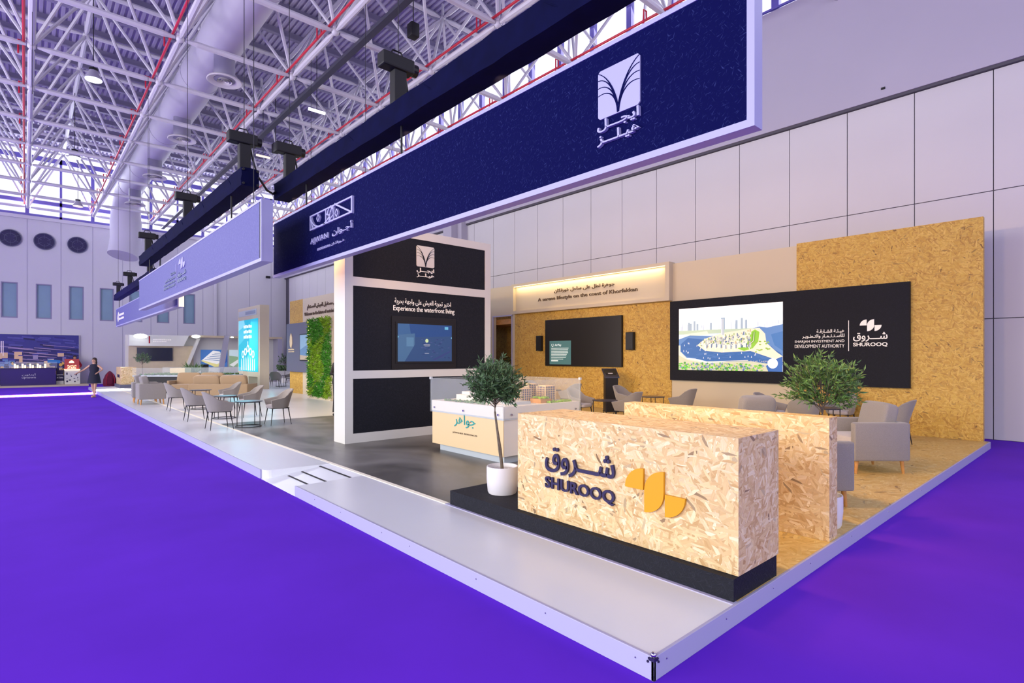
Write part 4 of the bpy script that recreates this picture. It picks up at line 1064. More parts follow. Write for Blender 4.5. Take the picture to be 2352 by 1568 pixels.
# ================================================================ furniture
def dining_chair(label, loc_, rz_, group):
    t = thing('dining_armchair', label, 'chair', (0, 0, 0), 0, group)
    # tub shell: U-shaped wall
    path = []
    for i in range(7): path.append((.24 - .30 * i / 6, .265, 0.0, i / 6))
    for i in range(1, 12):
        a = PI / 2 + PI * i / 12; path.append((-.06 + .225 * math.cos(a), .265 * math.sin(a), 1, 0))
    for i in range(7): path.append((-.06 + .30 * i / 6, -.265, 0.0, 1 - i / 6))
    m = MB(); R = []
    for k, (x, y, arc, s) in enumerate(path):
        if arc:
            u = abs(y) / .265; h = .845 - .16 * (u ** 5)
        else: h = .60 + .055 * s
        lean = 1.12 if arc else 1.05
        nx, ny = (x + .06, y) if arc else (0, y); L = math.hypot(nx, ny) or 1; nx /= L; ny /= L
        bot = .40
        # outer bottom, outer top, inner top, inner bottom
        bx, by = x * .80 + .0, y * .82
        tx, ty = x * (lean if arc else 1) - (.035 if arc and x < -.2 else 0), y * (1.04)
        hh = h
        if not arc and s < .3: bx = x * .80 + .0
        R.append([m.bm.verts.new((bx, by, bot)), m.bm.verts.new((bx + (tx - bx) * .45, by + (ty - by) * .55, bot + (hh - bot) * .45)), m.bm.verts.new((tx, ty, hh - .012)), m.bm.verts.new((tx - nx * .02, ty - ny * .02, hh)),
                  m.bm.verts.new((tx - nx * .04, ty - ny * .04, hh - .012)), m.bm.verts.new((bx + (tx - bx) * .45 - nx * .04, by + (ty - by) * .55 - ny * .04, bot + (hh - bot) * .45)), m.bm.verts.new((bx - nx * .045, by - ny * .045, bot))])
    for A, B in zip(R, R[1:]):
        for i in range(7): m.bm.faces.new((A[i], A[(i + 1) % 7], B[(i + 1) % 7], B[i]))
    m.bm.faces.new(R[0]); m.bm.faces.new(R[-1][::-1])
    m.build('shell', 'seat_fabric', t, smooth=True)
    MB().pillow((.045, 0, .435), (.40, .39, .10), 5, res=5).build('seat', 'seat_light', t, smooth=True)
    MB().box(-.2, -.2, .385, .2, .2, .402).build('seat_frame', 'black_metal', t)
    for sx in (-1, 1):
        for sy in (-1, 1): MB().tube((sx * .18, sy * .18, .40), (sx * .235, sy * .235, 0), .014, 8, .007).build('leg', 'black_metal', t)
    t.location = loc_; t.rotation_euler = (0, 0, rz_); WM[t.name] = Matrix.Translation(loc_) @ Matrix.Rotation(rz_, 4, 'Z')
    return t
D = math.radians; G1 = 'dining armchairs on the stand'
ch = dining_chair('grey armchair nearest the carpet, left of the turquoise-lit table', (.74, 11.87, .13), 0, G1)
for x, y, r, l in ((.72, 14.0, 0, 'grey armchair left of the middle side table on the lounge floor'),
                   (.92, 17.4, 0, 'grey armchair left of the farthest side table, beside the big armchair'),
                   (2.02, 11.87, 180, 'beige armchair right of the turquoise-lit table, in front of the tower'),
                   (2.02, 14.06, 180, 'beige armchair right of the middle side table'),
                   (2.15, 16.6, 180, 'beige armchair before the back of the near sofa'),
                   (7.65, 7.2, -90, 'grey armchair between the model box and the near black table'),
                   (7.66, 5.80, 90, 'grey armchair just left of the low partition, turned to the near black table'),
                   (9.55, 7.25, -90, 'grey armchair beside the black touch kiosk'),
                   (9.65, 5.6, 90, 'grey armchair before the cream wall, its back to the right'),
                   (9.5, 9.2, 90, 'grey armchair seen over the model towers'),
                   (9.9, 11.1, -90, 'grey armchair half hidden behind the potted tree by the model box'),
                   (9.4, 3.35, -90, 'grey armchair behind the big square back cushion'),
                   (8.45, 2.35, 20, 'grey armchair seen from behind through the right tree'),
                   (10.55, 2.35, 180, 'grey armchair against the chipboard wall, behind the right tree'),
                   (9.45, 1.15, 90, 'grey armchair whose back corner shows above the front armchair cushion'),
                   (7.35, 28.1, 60, 'grey armchair right of the totem post, seen from behind'),
                   (8.6, 29.3, 200, 'grey armchair farther right behind the totem post'),
                   (8.0, 31.9, -40, 'grey armchair seen under the turquoise totem screen'),
                   (5.3, 31.5, 20, 'grey armchair left of the turquoise totem, by the black table'),
                   (9.3, 27.3, 160, 'grey armchair close to the chipboard strip of the far wall')):
    dup(ch, (x, y, .13), D(r), l)
def side_table(label, loc_, group):
    t = thing('side_table', label, 'table', (0, 0, 0), 0, group)
    MB().lathe([(.285, .575), (.298, .578), (.30, .583), (.30, .592), (.296, .596)], 40).build('table_top', 'table_dark', t, smooth=True)
    for k in range(4):
        a = PI / 4 + k * PI / 2; MB().tube((.27 * math.cos(a), .27 * math.sin(a), .578), (.275 * math.cos(a), .275 * math.sin(a), 0.01), .009, 8).build('leg', 'black_metal', t)
    MB().path([(.275 * math.cos(2 * PI * i / 32), .275 * math.sin(2 * PI * i / 32), .012) for i in range(33)], .009, 6).build('base_ring', 'black_metal', t, smooth=True)
    t.location = loc_; WM[t.name] = Matrix.Translation(loc_); return t
G2 = 'round black side tables'
tb = side_table('round side table glowing turquoise below the totem screen, nearest the tower', (1.35, 11.85, .13), G2)
for x, y, l in ((1.40, 14.1, 'round side table in the middle of the three lounge tables'), (1.55, 17.4, 'round side table before the sofa back, farthest of the three lounge tables'),
                (7.73, 6.5, 'round black table left of the low partition end'), (9.6, 6.42, 'round black table in front of the chipboard and cream wall joint'),
                (9.7, 10.15, 'round black table hidden behind the potted tree'), (9.5, 2.3, 'round black table behind the right potted tree'), (7.9, 28.9, 'round dark table among the chairs behind the totem')):
    dup(tb, (x, y, .13), 0, l)
def lounge(label, name, W, loc_, rz_, fabric, group=None, cush=1, cat='armchair', arm=.71):
    t = thing(name, label, cat, (0, 0, 0), 0, group); Dp = .78; h = W / 2
    MB().box(-Dp / 2 + .05, -h + .03, .185, Dp / 2 - .02, h - .03, .40, .01).build('base', fabric, t, smooth=True)
    MB().box(-Dp / 2, -h + .005, .182, -Dp / 2 + .14, h - .005, arm - .004, .03, 3).build('back_frame', fabric, t, smooth=True)
    for s in (-1, 1): MB().box(-Dp / 2 + .02, s * h - (.10 if s > 0 else 0), .18, Dp / 2, s * h + (.10 if s < 0 else 0), arm, .025, 3).build('armrest', fabric, t, smooth=True)
    cw = (W - .2) / cush
    for k in range(cush):
        y = -h + .1 + cw * (k + .5)
        MB().pillow((.06, y, .44), (.64, cw - .01, .15), 8, res=6).build('seat_cushion', fabric if cush > 1 else 'seat_light', t, smooth=True)
        MB().pillow((-.17, y, .70), (.21, cw - .01, .54), 7, Matrix.Rotation(-.24, 4, 'Y'), res=8).build('back_cushion', fabric, t, smooth=True)
    for sx in (-1, 1):
        for sy in (-1, 1): MB().tube((sx * .31, sy * (h - .08), .2), (sx * .33, sy * (h - .07), 0), .028, 10, .017).build('leg', 'oak', t, smooth=True)
    t.location = loc_; t.rotation_euler = (0, 0, rz_); WM[t.name] = Matrix.Translation(loc_) @ Matrix.Rotation(rz_, 4, 'Z')
    return t
G3 = 'upholstered lounge armchairs'
ac = lounge('grey upholstered armchair fully in view right of the low partition', 'lounge_armchair', .78, (6.54, .81, .13), D(138.2), 'seat_fabric', G3)
dup(ac, (4.06, .775, .13), D(-41.8), 'grey upholstered armchair half hidden behind the end of the low partition')
dup(ac, (6.75, 2.55, .13), D(48), 'grey armchair of which a square back cushion shows above the partition')
dup(ac, (.70, 20.55, .13), D(0), 'big armchair nearest the left edge of the stand')
dup(ac, (.70, 21.8, .13), D(-5), 'big armchair just behind the leftmost armchair')
sf = lounge('beige two-seat sofa in front, seen from behind', 'sofa', 2.1, (2.80, 19.85, .13), D(48.2), 'sofa_fabric', 'beige two-seat sofas', 2, 'sofa', .66)
dup(sf, (2.75, 23.4, .13), D(-131.8), 'beige two-seat sofa behind, facing the camera')

# ================================================================ plants
def leaf_faces(m, p, d, L, W_, rnd):
    d = d.normalized(); s = d.cross(Vector((rnd.uniform(-1, 1), rnd.uniform(-1, 1), rnd.uniform(-1, 1))))
    if s.length < 1e-3: return
    s.normalize(); a = p; b = p + d * L; mid = p + d * L * .45; up = d.cross(s) * W_ * .25
    vs = [m.bm.verts.new(q) for q in (a, mid + s * W_ / 2 + up, b, mid - s * W_ / 2 + up, mid)]
    m.bm.faces.new((vs[0], vs[1], vs[4])); m.bm.faces.new((vs[1], vs[2], vs[4])); m.bm.faces.new((vs[2], vs[3], vs[4])); m.bm.faces.new((vs[3], vs[0], vs[4]))
def olive(label, base, crown, rad, nt, nl, seed, potR=.17, potH=.29, leaf='leaf_olive', L=.055, trunk=.018, dens=1, lean=(0, 0), pot='pot', stems=2):
    rnd = random.Random(seed); base = Vector(base); crown = Vector(crown)
    t = thing('potted_olive_tree', label, 'potted tree', base, group='potted olive trees')
    p_ = MB().lathe([(potR * .86, 0), (potR * .93, .02), (potR, potH * .5), (potR * 1.0, potH - .02), (potR * .99, potH), (potR * .93, potH), (potR * .90, potH - .04)], 36, base, cap=False)
    p_.lathe([(0.001, .002), (potR * .88, .002)], 36, base, cap=False)
    p_ = p_.build('pot', pot, t, smooth=True)
    MB().lathe([(.001, potH - .035), (potR * .92, potH - .04)], 30, base, cap=False).build('gravel', 'gravel', t)
    m = MB(); foot = base + Vector((0, 0, potH - .04)); fork = crown - Vector((0, 0, rad[2] * 1.15)) + Vector((lean[0], lean[1], 0)) * .3
    for k in range(stems):
        o = Vector((rnd.uniform(-.02, .02), rnd.uniform(-.02, .02), 0)) * (k + .3)
        m.path([foot + o * 1.2, foot.lerp(fork, .35) + o + Vector((rnd.uniform(-.01, .01), rnd.uniform(-.01, .01), 0)), foot.lerp(fork, .7) + o * .4, fork], trunk * (1 if k == 0 else .6), 8, trunk * .6)
    tips = []
    for k in range(nt):
        a = rnd.uniform(0, 2 * PI); b = math.acos(rnd.uniform(-.75, 1))
        q = rnd.uniform(.62, 1) ** .6 * rnd.choice((rnd.uniform(.75, 1.0), rnd.uniform(.9, 1.22)))
        e = crown + Vector((rad[0] * math.sin(b) * math.cos(a), rad[1] * math.sin(b) * math.sin(a), rad[2] * math.cos(b))) * q
        st = fork.lerp(crown, rnd.uniform(.1, .8))
        tips.append((st, e))
    for st, e in tips[::max(1, nt // 16)]:
        mid = st.lerp(e, .5) + Vector((0, 0, -.02)); m.path([fork, st.lerp(fork, .4), mid, e], trunk * .42, 5, trunk * .1)
    m.build('trunk', 'bark', t, smooth=True)
    m = MB(); tw = MB()
    for st, e in tips:
        s2_ = st.lerp(e, .45); d = (e - s2_)
        tw.tube(s2_, e, .0022, 3, .001, caps=False)
        for i in range(nl):
            u = rnd.uniform(.15, 1.05); q = s2_ + d * u
            dd = d.normalized() * .8 + Vector((rnd.gauss(0, .6), rnd.gauss(0, .6), rnd.gauss(0.1, .5)))
            leaf_faces(m, q, dd, L * rnd.uniform(.6, 1.15), L * .24, rnd)
    tw.build('twigs', 'bark', t)['kind'] = 'stuff'
    m.build('foliage', leaf, t)['kind'] = 'stuff'
    return t
olive('potted olive tree with a round crown on the black plinth left of the counter', (1.335, 2.80, .28), (1.255, 2.83, 1.47), (.31, .31, .27), 300, 15, 11, L=.068)
olive('potted olive tree with a loose crown behind the end of the low partition', (3.22, .25, .13), (3.24, .26, 1.50), (.36, .36, .29), 210, 13, 23, leaf='leaf_green', L=.07, potH=.30)
olive('whitish potted tree in front of the small far counter', (1.9, 31.3, .13), (1.9, 31.3, 1.65), (.36, .36, .3), 60, 9, 5, L=.11, potR=.24, potH=.42)
olive('small round potted tree behind the far dark panel', (9.6, 33.2, .13), (9.6, 33.2, 1.6), (.45, .45, .36), 60, 9, 8, L=.13, potR=.2)
t = thing('leafy_plant', 'dark leafy plant seen inside the doorway behind the olive tree', 'plant', (11.8, 14.4, .13))
rnd = random.Random(9)
MB().lathe([(.16, 0), (.2, .35), (.18, .35), (.17, .3)], 20, (11.8, 14.4, .13), cap=False).build('pot', 'black', t, smooth=True)
m = MB()
for i in range(260):
    a = rnd.uniform(0, 2 * PI); r_ = rnd.uniform(0, .35); p_ = Vector((11.8 + r_ * math.cos(a), 14.4 + r_ * math.sin(a), rnd.uniform(.9, 1.75)))
    leaf_faces(m, p_, Vector((math.cos(a), math.sin(a), rnd.uniform(-.4, .8))), .16, .05, rnd)
m.build('foliage', 'leaf_olive', t)['kind'] = 'stuff'
MB().tube((11.8, 14.4, .4), (11.8, 14.4, 1.3), .03, 8).build('stem', 'bark', t)

# ---- welcome wall with planted panel
t = thing('display_wall', 'cream welcome wall with a chipboard strip behind the planted green panel', 'wall panel', (6.55, 21, .13))
MB().box(6.5, 22.1, .131, 6.62, 23.65, 4.26).build('chipboard_strip', 'osb_wall', t)
MB().box(6.5, 12.0, .131, 6.62, 22.1, 4.26).build('board', 'stand_white', t)
txt('مرحبا بكم في مستقبل العيش المستدام', t, 'text_dark', (6.496, 21.58, 3.72), UX, VZ, 4.0, .25, .02, .014, ar=True)
txt('Welcome to the future of sustainable living', t, 'text_dark', (6.496, 21.88, 3.46), UX, VZ, 3.75, .19, .02, .015)
t = thing('dark_display_panel', 'dark grey panel with a pale feather emblem beside the green planted wall', 'display panel', (6.4, 22.4, 1.1))
MB().box(6.33, 21.1, 1.09, 6.5, 23.6, 3.22).build('board', 'grey_blue', t)
MB().prism([(-.14, 0), (.02, -.1), (.14, .1), (.12, .4), (.0, .58), (-.14, .45), (-.18, .2)], (6.33, 23.0, 2.22), UX, VZ, (-.015, 0, 0)).build('feather_emblem', 'beige_panel', t)
blocks(t, 'beige_panel', (6.328, 23.35, 2.04), UX, VZ, .72, .07, 6, .008, 3)
blocks(t, 'beige_panel', (6.328, 23.35, 1.95), UX, VZ, .72, .05, 9, .008, 4)
MB().box(6.28, 20.6, 1.58, 6.33, 21.88, 2.72).build('screen_frame', 'black', t)
p = Pic((6.278, 21.84, 1.62), UX, VZ, (-1, 0, 0), 1.2, 1.06, .2, '#5d7fa4'); p.poly('#7fa0bc', [(0, .4), (1, .7), (1, 1), (0, 1)]); p.poly('#a89c88', [(0, 0), (1, 0), (1, .12), (0, .2)]); p.build('screen_picture', t)
def green_wall():
    rnd = random.Random(2)
    t = thing('green_wall', 'tall planted wall of yellow-green and dark green ferns', 'green wall', (5.95, 18.7, .13))
    MB().box(5.8, 17.55, .131, 6.12, 19.75, .22).box(5.88, 17.6, .22, 6.12, 19.72, 3.25).build('planter', 'stand_white', t)
    A = MB(); B = MB()
    def dark(y, z): return (math.sin(y * 3.1 + z * 1.7) + math.sin(z * 2.3 - y * 2 + 1) + .5 * math.sin(z * 6 + y * 5)) > -.1
    for i in range(5200):
        y = rnd.uniform(17.6, 19.75); z = rnd.uniform(.24, 3.22)
        m = A if dark(y, z) else B
        leaf_faces(m, Vector((5.88 - rnd.uniform(0, .06), y, z)), Vector((-rnd.uniform(.5, 1.2), rnd.gauss(0, .5), rnd.gauss(-.1, .6))), rnd.uniform(.09, .19), .035, rnd)
    A.build('fern_cover', 'moss_dark', t)['kind'] = 'stuff'; B.build('yellow_fern_cover', 'moss', t)['kind'] = 'stuff'
    for k in range(17): MB().ball((5.80, 19.70 + rnd.uniform(-.05, .05), .4 + k * .17), .022, 2).build('bulb', 'bulb', t, smooth=True)
green_wall()

# ---- totem
t = thing('totem_screen', 'tall cream totem with a bright turquoise vertical screen', 'totem', (6.42, 29, .13))
Y1, Y0_ = 30.85, 27.1
MB().box(6.25, 28.95, .131, 6.70, 30.85, .72).box(6.25, 27.1, .131, 6.70, 27.45, .72).box(6.25, 27.1, .72, 6.7, 30.85, 4.36).build('casing', 'stand_white', t)
p = Pic((6.24, 30.7, .98), UX, VZ, (-1, 0, 0), 3.35, 2.72, .40, '#10b4cc'); rnd = random.Random(6)
p.poly('#7fd4e4', [(0, .7), (.4, .8), (.3, 1), (0, 1)]); p.poly('#3cc4d8', [(0, .5), (.5, .7), (.4, .9), (0, .8)])
for b in (.84, .74, .64):
    for k in range(5): p.rect('#f4ffff', .28 + k * .085, b, .28 + k * .085 + .07, b + .05 + .012 * (k % 2))
for k, (a, h) in enumerate(((.24, .33), (.37, .38), (.5, .44), (.63, .38), (.76, .33))):
    p.poly('#f4ffff', [(a + .07 * math.cos(2 * PI * i / 16), h + .075 * math.sin(2 * PI * i / 16)) for i in range(16)])
    p.poly('#10b4cc', [(a + .035 * math.cos(2 * PI * i / 16), h + .045 * math.sin(2 * PI * i / 16)) for i in range(16)])
for k in range(8): p.poly('#f4ffff', [(.14 + k * .095, .02), (.18 + k * .095, .02), (.18 + k * .095, .26 + .02 * (3.5 - abs(k - 3.5))), (.15 + k * .095, .22)])
p.rect('#f4ffff', .485, .5, .515, .58)
p.build('screen_picture', t)
MB().box(6.22, 27.8, 3.97, 6.235, 29.4, 4.13).build('logo_strip', 'text_grey', t)
MB().box(6.235, 27.6, 3.9, 6.252, 30.7, 4.2).build('vent_strip', 'plinth_grey', t)
light('totem_glow', 'AREA', (6.15, 28.9, 2.3), (1.5, 20, .2), 45, (.1, .8, .95), 2.6, 2.6)

# ---- long green model table behind the sofas
t = thing('model_table', 'long dark display table with a green landscape model under glass, behind the sofas', 'display table', (3.2, 27, .13))
T_ = Matrix.Translation((3.2, 27.2, 0)) @ Matrix.Rotation(D(-41.8), 4, 'Z')
MB().box(-1.9, -1.0, .14, 1.9, 1.0, .86, T=T_).build('table_body', 'black', t)
MB().box(-1.95, -1.05, .86, 1.95, 1.05, .92, T=T_).build('table_top', 'plinth_grey', t)
MB().box(-1.95, -1.05, .92, 1.95, -1.04, 1.25, T=T_).box(-1.95, 1.04, .92, 1.95, 1.05, 1.25, T=T_).build('glass_case', 'glass', t)
rnd = random.Random(8)
shrubs([T_ @ Vector((rnd.uniform(-1.85, 1.85), rnd.uniform(-1, 0.9), .95)) for _ in range(330)], .055, 'model_shrubs', 'leaf_green', t, rnd)['kind'] = 'stuff'
MB().box(-1.0, .1, .92, -.3, .6, 1.22, T=T_).build('model_building', 'beige_panel', t)
t = thing('leafy_plant', 'bright green spiky plant behind the green landscape model', 'plant', (4.0, 30.5, .13))
MB().lathe([(.2, 0), (.25, .5), (.22, .5), (.2, .45)], 20, (4.0, 30.5, .13), cap=False).build('pot', 'white_paint', t, smooth=True)
m = MB()
for i in range(90):
    a = rnd.uniform(0, 2 * PI); leaf_faces(m, Vector((4.0, 30.5, .9)) + Vector((math.cos(a), math.sin(a), 0)) * .08, Vector((math.cos(a), math.sin(a), rnd.uniform(.5, 2))), rnd.uniform(.4, .75), .07, rnd)
m.build('foliage', 'leaf_green', t)['kind'] = 'stuff'
MB().tube((4.0, 30.5, .5), (4.0, 30.5, .95), .05, 8).build('stem', 'bark', t)

# ---- exhibitor booth beyond the stand
t = thing('exhibition_booth', 'white and wood booth with slanted posts beyond the stand', 'booth', (6, 37.4, 0))
MB().box(1.9, 37.5, 0, 11, 37.7, 3.05).build('rear_wall', 'white_paint', t)
MB().box(2.05, 37.3, 0, 5.4, 37.5, 2.42).build('wood_cladding', 'wood_pale', t)
MB().prism([(2.03, 2.40), (4.80, 2.40), (5.09, 3.06), (2.03, 3.03)], (0, 37.0, 0), (1, 0, 0), VZ, (0, .5, 0)).build('fascia', 'white_paint', t)
MB().prism([(4.85, .9), (5.0, .9), (5.72, 2.92), (5.55, 2.92)], (0, 37.0, 0), (1, 0, 0), VZ, (0, .3, 0)).build('slanted_post', 'white_paint', t)
MB().prism([(6.52, .0), (6.80, .0), (7.30, 3.1), (7.0, 3.1)], (0, 36.55, 0), (1, 0, 0), VZ, (0, .2, 0)).build('slanted_post', 'steel_paint', t)
MB().box(5.2, 36.6, 2.95, 10.6, 37.5, 3.08).build('top_beam', 'wood_pale', t)
MB().box(10.3, 36.6, 0, 10.6, 37.5, 2.95).build('end_post', 'steel_paint', t)
blocks(t, 'text_white', (3.2, 36.99, 2.74), YX, VZ, .95, .08, 9, .005, 5)
blocks(t, 'text_white', (3.2, 36.99, 2.64), YX, VZ, .7, .06, 8, .005, 6)
MB().box(2.98, 36.985, 2.55, 3.05, 37.0, 2.98).build('logo_bar', 'red_cloth', t)
MB().box(2.43, 37.22, 1.50, 4.25, 37.3, 2.30).build('blank_screen', 'screen_dark', t)
p = Pic((5.83, 37.45, 1.1), YX, VZ, (0, -1, 0), 1.56, 1.1, .35, '#4a78b8')
p.poly('#e0d890', [(0, .35), (.5, .0), (.8, 0), (.9, .2), (.2, .5)]); p.poly('#f2f2ee', [(.05, .4), (.45, .95), (.7, .9), (.95, .4), (.6, .15)])
for k in range(5): p.poly('#5a7ca8', [(.14 + k * .09, .42 + k * .09), (.75, .34 + k * .11), (.75, .37 + k * .11), (.15 + k * .09, .45 + k * .09)])
p.poly('#3a58a0', [(.84, .1), (.98, .3), (.98, 1), (.88, 1)]); p.build('picture', t)
p = Pic((7.5, 37.45, 1.1), YX, VZ, (0, -1, 0), 1.3, 1.1, .4, '#c8dce0'); p.poly('#8fae88', [(0, 0), (1, 0), (1, .5), (0, .65)]); p.poly('#e4e8e0', [(0, .1), (.5, .5), (.6, .45), (.2, .0)]); p.build('picture', t)
for k, (x, z, s, l) in enumerate(((2.5, 2.95, .35, 'glaring white spotlight on the left corner of the far booth'), (5.35, 3.0, .25, 'glaring white spotlight in the middle of the far booth'), (7.4, 3.0, .1, 'small spotlight under the top beam of the far booth'))):
    d = thing('spotlight', l, 'lamp', (x, 36.4, z), group='spotlights of the far booth')
    MB().ball((x, 36.42, z), s, 2, (1, .25, .4)).build('lens', 'lamp_white', d, smooth=True)
    MB().tube((x, 36.44, z), (x, 37.02 if k == 0 else 36.63, z), .03, 8).build('arm', 'steel_paint', d)
t = thing('potted_bush', 'low green bush at the right end of the far booth', 'plant', (10.4, 36.0, 0))
rnd = random.Random(12); MB().box(10.1, 35.8, 0, 10.9, 36.2, .8).build('planter', 'white_paint', t)
shrubs([(rnd.uniform(10.1, 10.9), rnd.uniform(35.8, 36.2), rnd.uniform(.85, 1.15)) for _ in range(60)], .09, 'foliage', 'leaf_olive', t, rnd)['kind'] = 'stuff'
t = thing('side_table', 'small dark teal table left of the turquoise totem', 'table', (4.9, 30.3, .13))
MB().tube((4.9, 30.3, .6), (4.9, 30.3, .85), .36, 24).build('drum', 'black', t); MB().tube((4.9, 30.3, .13), (4.9, 30.3, .6), .05, 10).build('leg', 'black_metal', t)
t = thing('bar_stool', 'white chair with dark frame in front of the far booth picture', 'chair', (5.4, 34.2, .13))
MB().pillow((5.4, 34.2, .75), (.5, .5, .08)).build('seat', 'white_paint', t, smooth=True); MB().box(5.2, 34.4, .8, 5.6, 34.44, 1.3, .01).build('backrest', 'black_metal', t)
for sx in (-1, 1):
    for sy in (-1, 1): MB().tube((5.4 + sx * .18, 34.2 + sy * .18, .73), (5.4 + sx * .22, 34.2 + sy * .22, .13), .014, 6).build('leg', 'black_metal', t)

# ---- far left booth: mural, purple counter, red kiosk
t = thing('mural', 'large night city aerial picture on the far wall at left', 'picture', (-3, 41.9, .1))
MB().box(-7.5, 41.86, .1, .02, 41.95, 3.10).build('frame', 'white_paint', t)
rnd = random.Random(21); p = Pic((-7.5, 41.855, .1), YX, VZ, (0, -1, 0), 7.5, 2.98, .12, '#2a2a62')
p.rect('#35357a', 0, .72, 1, 1)
for i in range(70): a = rnd.uniform(.5, 1); b = rnd.uniform(.3, 1); p.poly(rnd.choice(['#2e2c6c', '#3c3a84', '#24244e', '#4a4a90']), [(a, b), (a + .07, b - .02), (a + .07, b - .05), (a, b - .03)])
for i in range(16): b = rnd.uniform(.35, .98); a = rnd.uniform(.5, .8); p.poly('#b89cc0', [(a, b), (a + .2, b - .05), (a + .2, b - .055), (a, b - .008)])
for i in range(26):
    a = rnd.uniform(.5, .95); b = rnd.uniform(.15, .6); w_ = rnd.uniform(.02, .05); h = rnd.uniform(.05, .15)
    p.rect(rnd.choice(['#c8a890', '#d8c0a8', '#8a80b0', '#5a7ab8']), a, b, a + w_, b + h); p.rect('#3a3890', a - .004, b + h, a + w_ + .004, b + h + .02)
for i in range(90): p.blob(rnd.choice(['#1e2a2c', '#26343a', '#6a6440', '#d0a860', '#2c2c58']), rnd.uniform(.5, 1), rnd.uniform(.0, .45), rnd.uniform(.006, .02), rnd.uniform(.01, .035), rnd, 7)
p.poly('#d8a870', [(.88, .28), (1, .46), (1, .44), (.88, .25)]); p.poly('#2a70c0', [(.80, .5), (.88, .48), (.88, .42), (.80, .43)])
for i in range(4): p.rect('#e8d8e8', .505 + i * .01, .72 - .05 * i, .51 + i * .01, .86)
p.build('picture_sheet', t)
t = thing('exhibition_plinth', 'pinkish low platform under the purple counter at far left', 'platform', (-3, 40.7, 0)); MB().box(-8, 39.9, 0, .35, 41.8, .10).build('slab', 'wood_pale', t)
t = thing('model_counter', 'dark purple counter with a lit golden city model on top', 'counter', (-2.3, 40.8, .1))
MB().box(-3.55, 40.4, .10, -1.15, 41.2, 1.06).build('body', 'counter_purple', t)
MB().box(-3.6, 40.35, 1.06, -1.1, 41.25, 1.10).build('top', 'navy', t)
txt('أبتاون', t, 'steel_light', (-2.65, 40.39, .64), YX, VZ, .6, .15, .005, .0, ar=True)
txt('uptown', t, 'steel_light', (-2.65, 40.39, .46), YX, VZ, .6, .13, .005, .0)
for k in range(14): x = -3.1 + k * .11; MB().box(x, 40.6, 1.10, x + .08, 40.8, 1.18 + .08 * ((k * 5) % 3)).build('model_block', 'led_warm' if k % 3 else 'beige_panel', t)
MB().box(-3.6, 40.35, 1.10, -1.1, 40.36, 1.45).build('glass_guard', 'glass', t)
t = thing('sign_kiosk', 'white kiosk with a glowing red sign head at far left', 'kiosk', (-.38, 40.8, .1))
MB().box(-.75, 40.55, .10, -.02, 41.05, .95).build('body', 'white_paint', t)
MB().box(-.75, 40.5, .95, -.02, 41.0, .99).build('light_shelf', 'led_warm', t)
mat('red_glow', '#a03838', .5, emit=.25); MB().box(-.74, 40.6, .99, -.06, 41.0, 1.62).build('sign_head', 'red_glow', t)
MB().prism([(.14 + .12 * math.cos(math.radians(a)), .1 + .14 * math.sin(math.radians(a))) for a in range(0, 181, 12)] + [(.08, .1), (.08, .16), (.2, .16), (.2, .1)][:0], (-.56, 40.595, 1.28), YX, VZ, (0, -.01, 0)).build('arch_emblem', 'led_warm', t)
txt('الزاهية', t, 'led_warm', (-.62, 40.595, 1.15), YX, VZ, .42, .10, .005, .01, ar=True)
txt('Al Zahia', t, 'led_warm', (-.62, 40.595, 1.04), YX, VZ, .42, .08, .005, .02)
rnd = random.Random(31)
for k, (a, b, c_, d_) in enumerate(((.08, .55, .14, .68), (.45, .55, .5, .6), (.52, .5, .58, .58), (.3, .42, .34, .48), (.1, .3, .13, .34), (.42, .3, .5, .34), (.6, .32, .63, .4), (.2, .2, .3, .26), (.08, .1, .16, .2), (.45, .1, .52, .17), (.28, .5, .31, .54), (.6, .2, .66, .24))):
    MB().box(-.75 + a, 40.54, .12 + b, -.75 + c_, 40.55, .12 + d_).build('painted_window', 'navy', t)
t = thing('sign_board', 'small blue board with white lettering between the purple counter and the kiosk', 'sign', (-.95, 41.0, .1))
MB().box(-1.12, 40.9, .3, -.78, 40.95, .95).build('board', 'navy', t); MB().box(-1.12, 40.8, .1, -.78, 41.1, .3).build('foot', 'white_paint', t)
txt('uptown', t, 'text_white', (-1.10, 40.89, .62), YX, VZ, .3, .08, .004, .01); txt('Al Zahia', t, 'text_white', (-1.10, 40.89, .46), YX, VZ, .3, .08, .004, .01)
t = thing('backpack', 'dark red backpack on the floor against the far wall', 'bag', (1.25, 38.5, 0))
MB().lathe([(.30, 0), (.34, .12), (.32, .4), (.22, .68), (.08, .86), (.01, .9)], 20, (1.25, 38.5, 0)).build('bag_body', 'maroon', t, smooth=True)
MB().pillow((1.2, 38.2, .28), (.34, .14, .34)).build('front_pocket', 'maroon', t, smooth=True)
for s in (-1, 1): MB().path([(1.25 + s * .12, 38.22, .75), (1.25 + s * .2, 38.1, .45), (1.25 + s * .2, 38.14, .1)], .02, 6).build('strap', 'red_cloth', t)

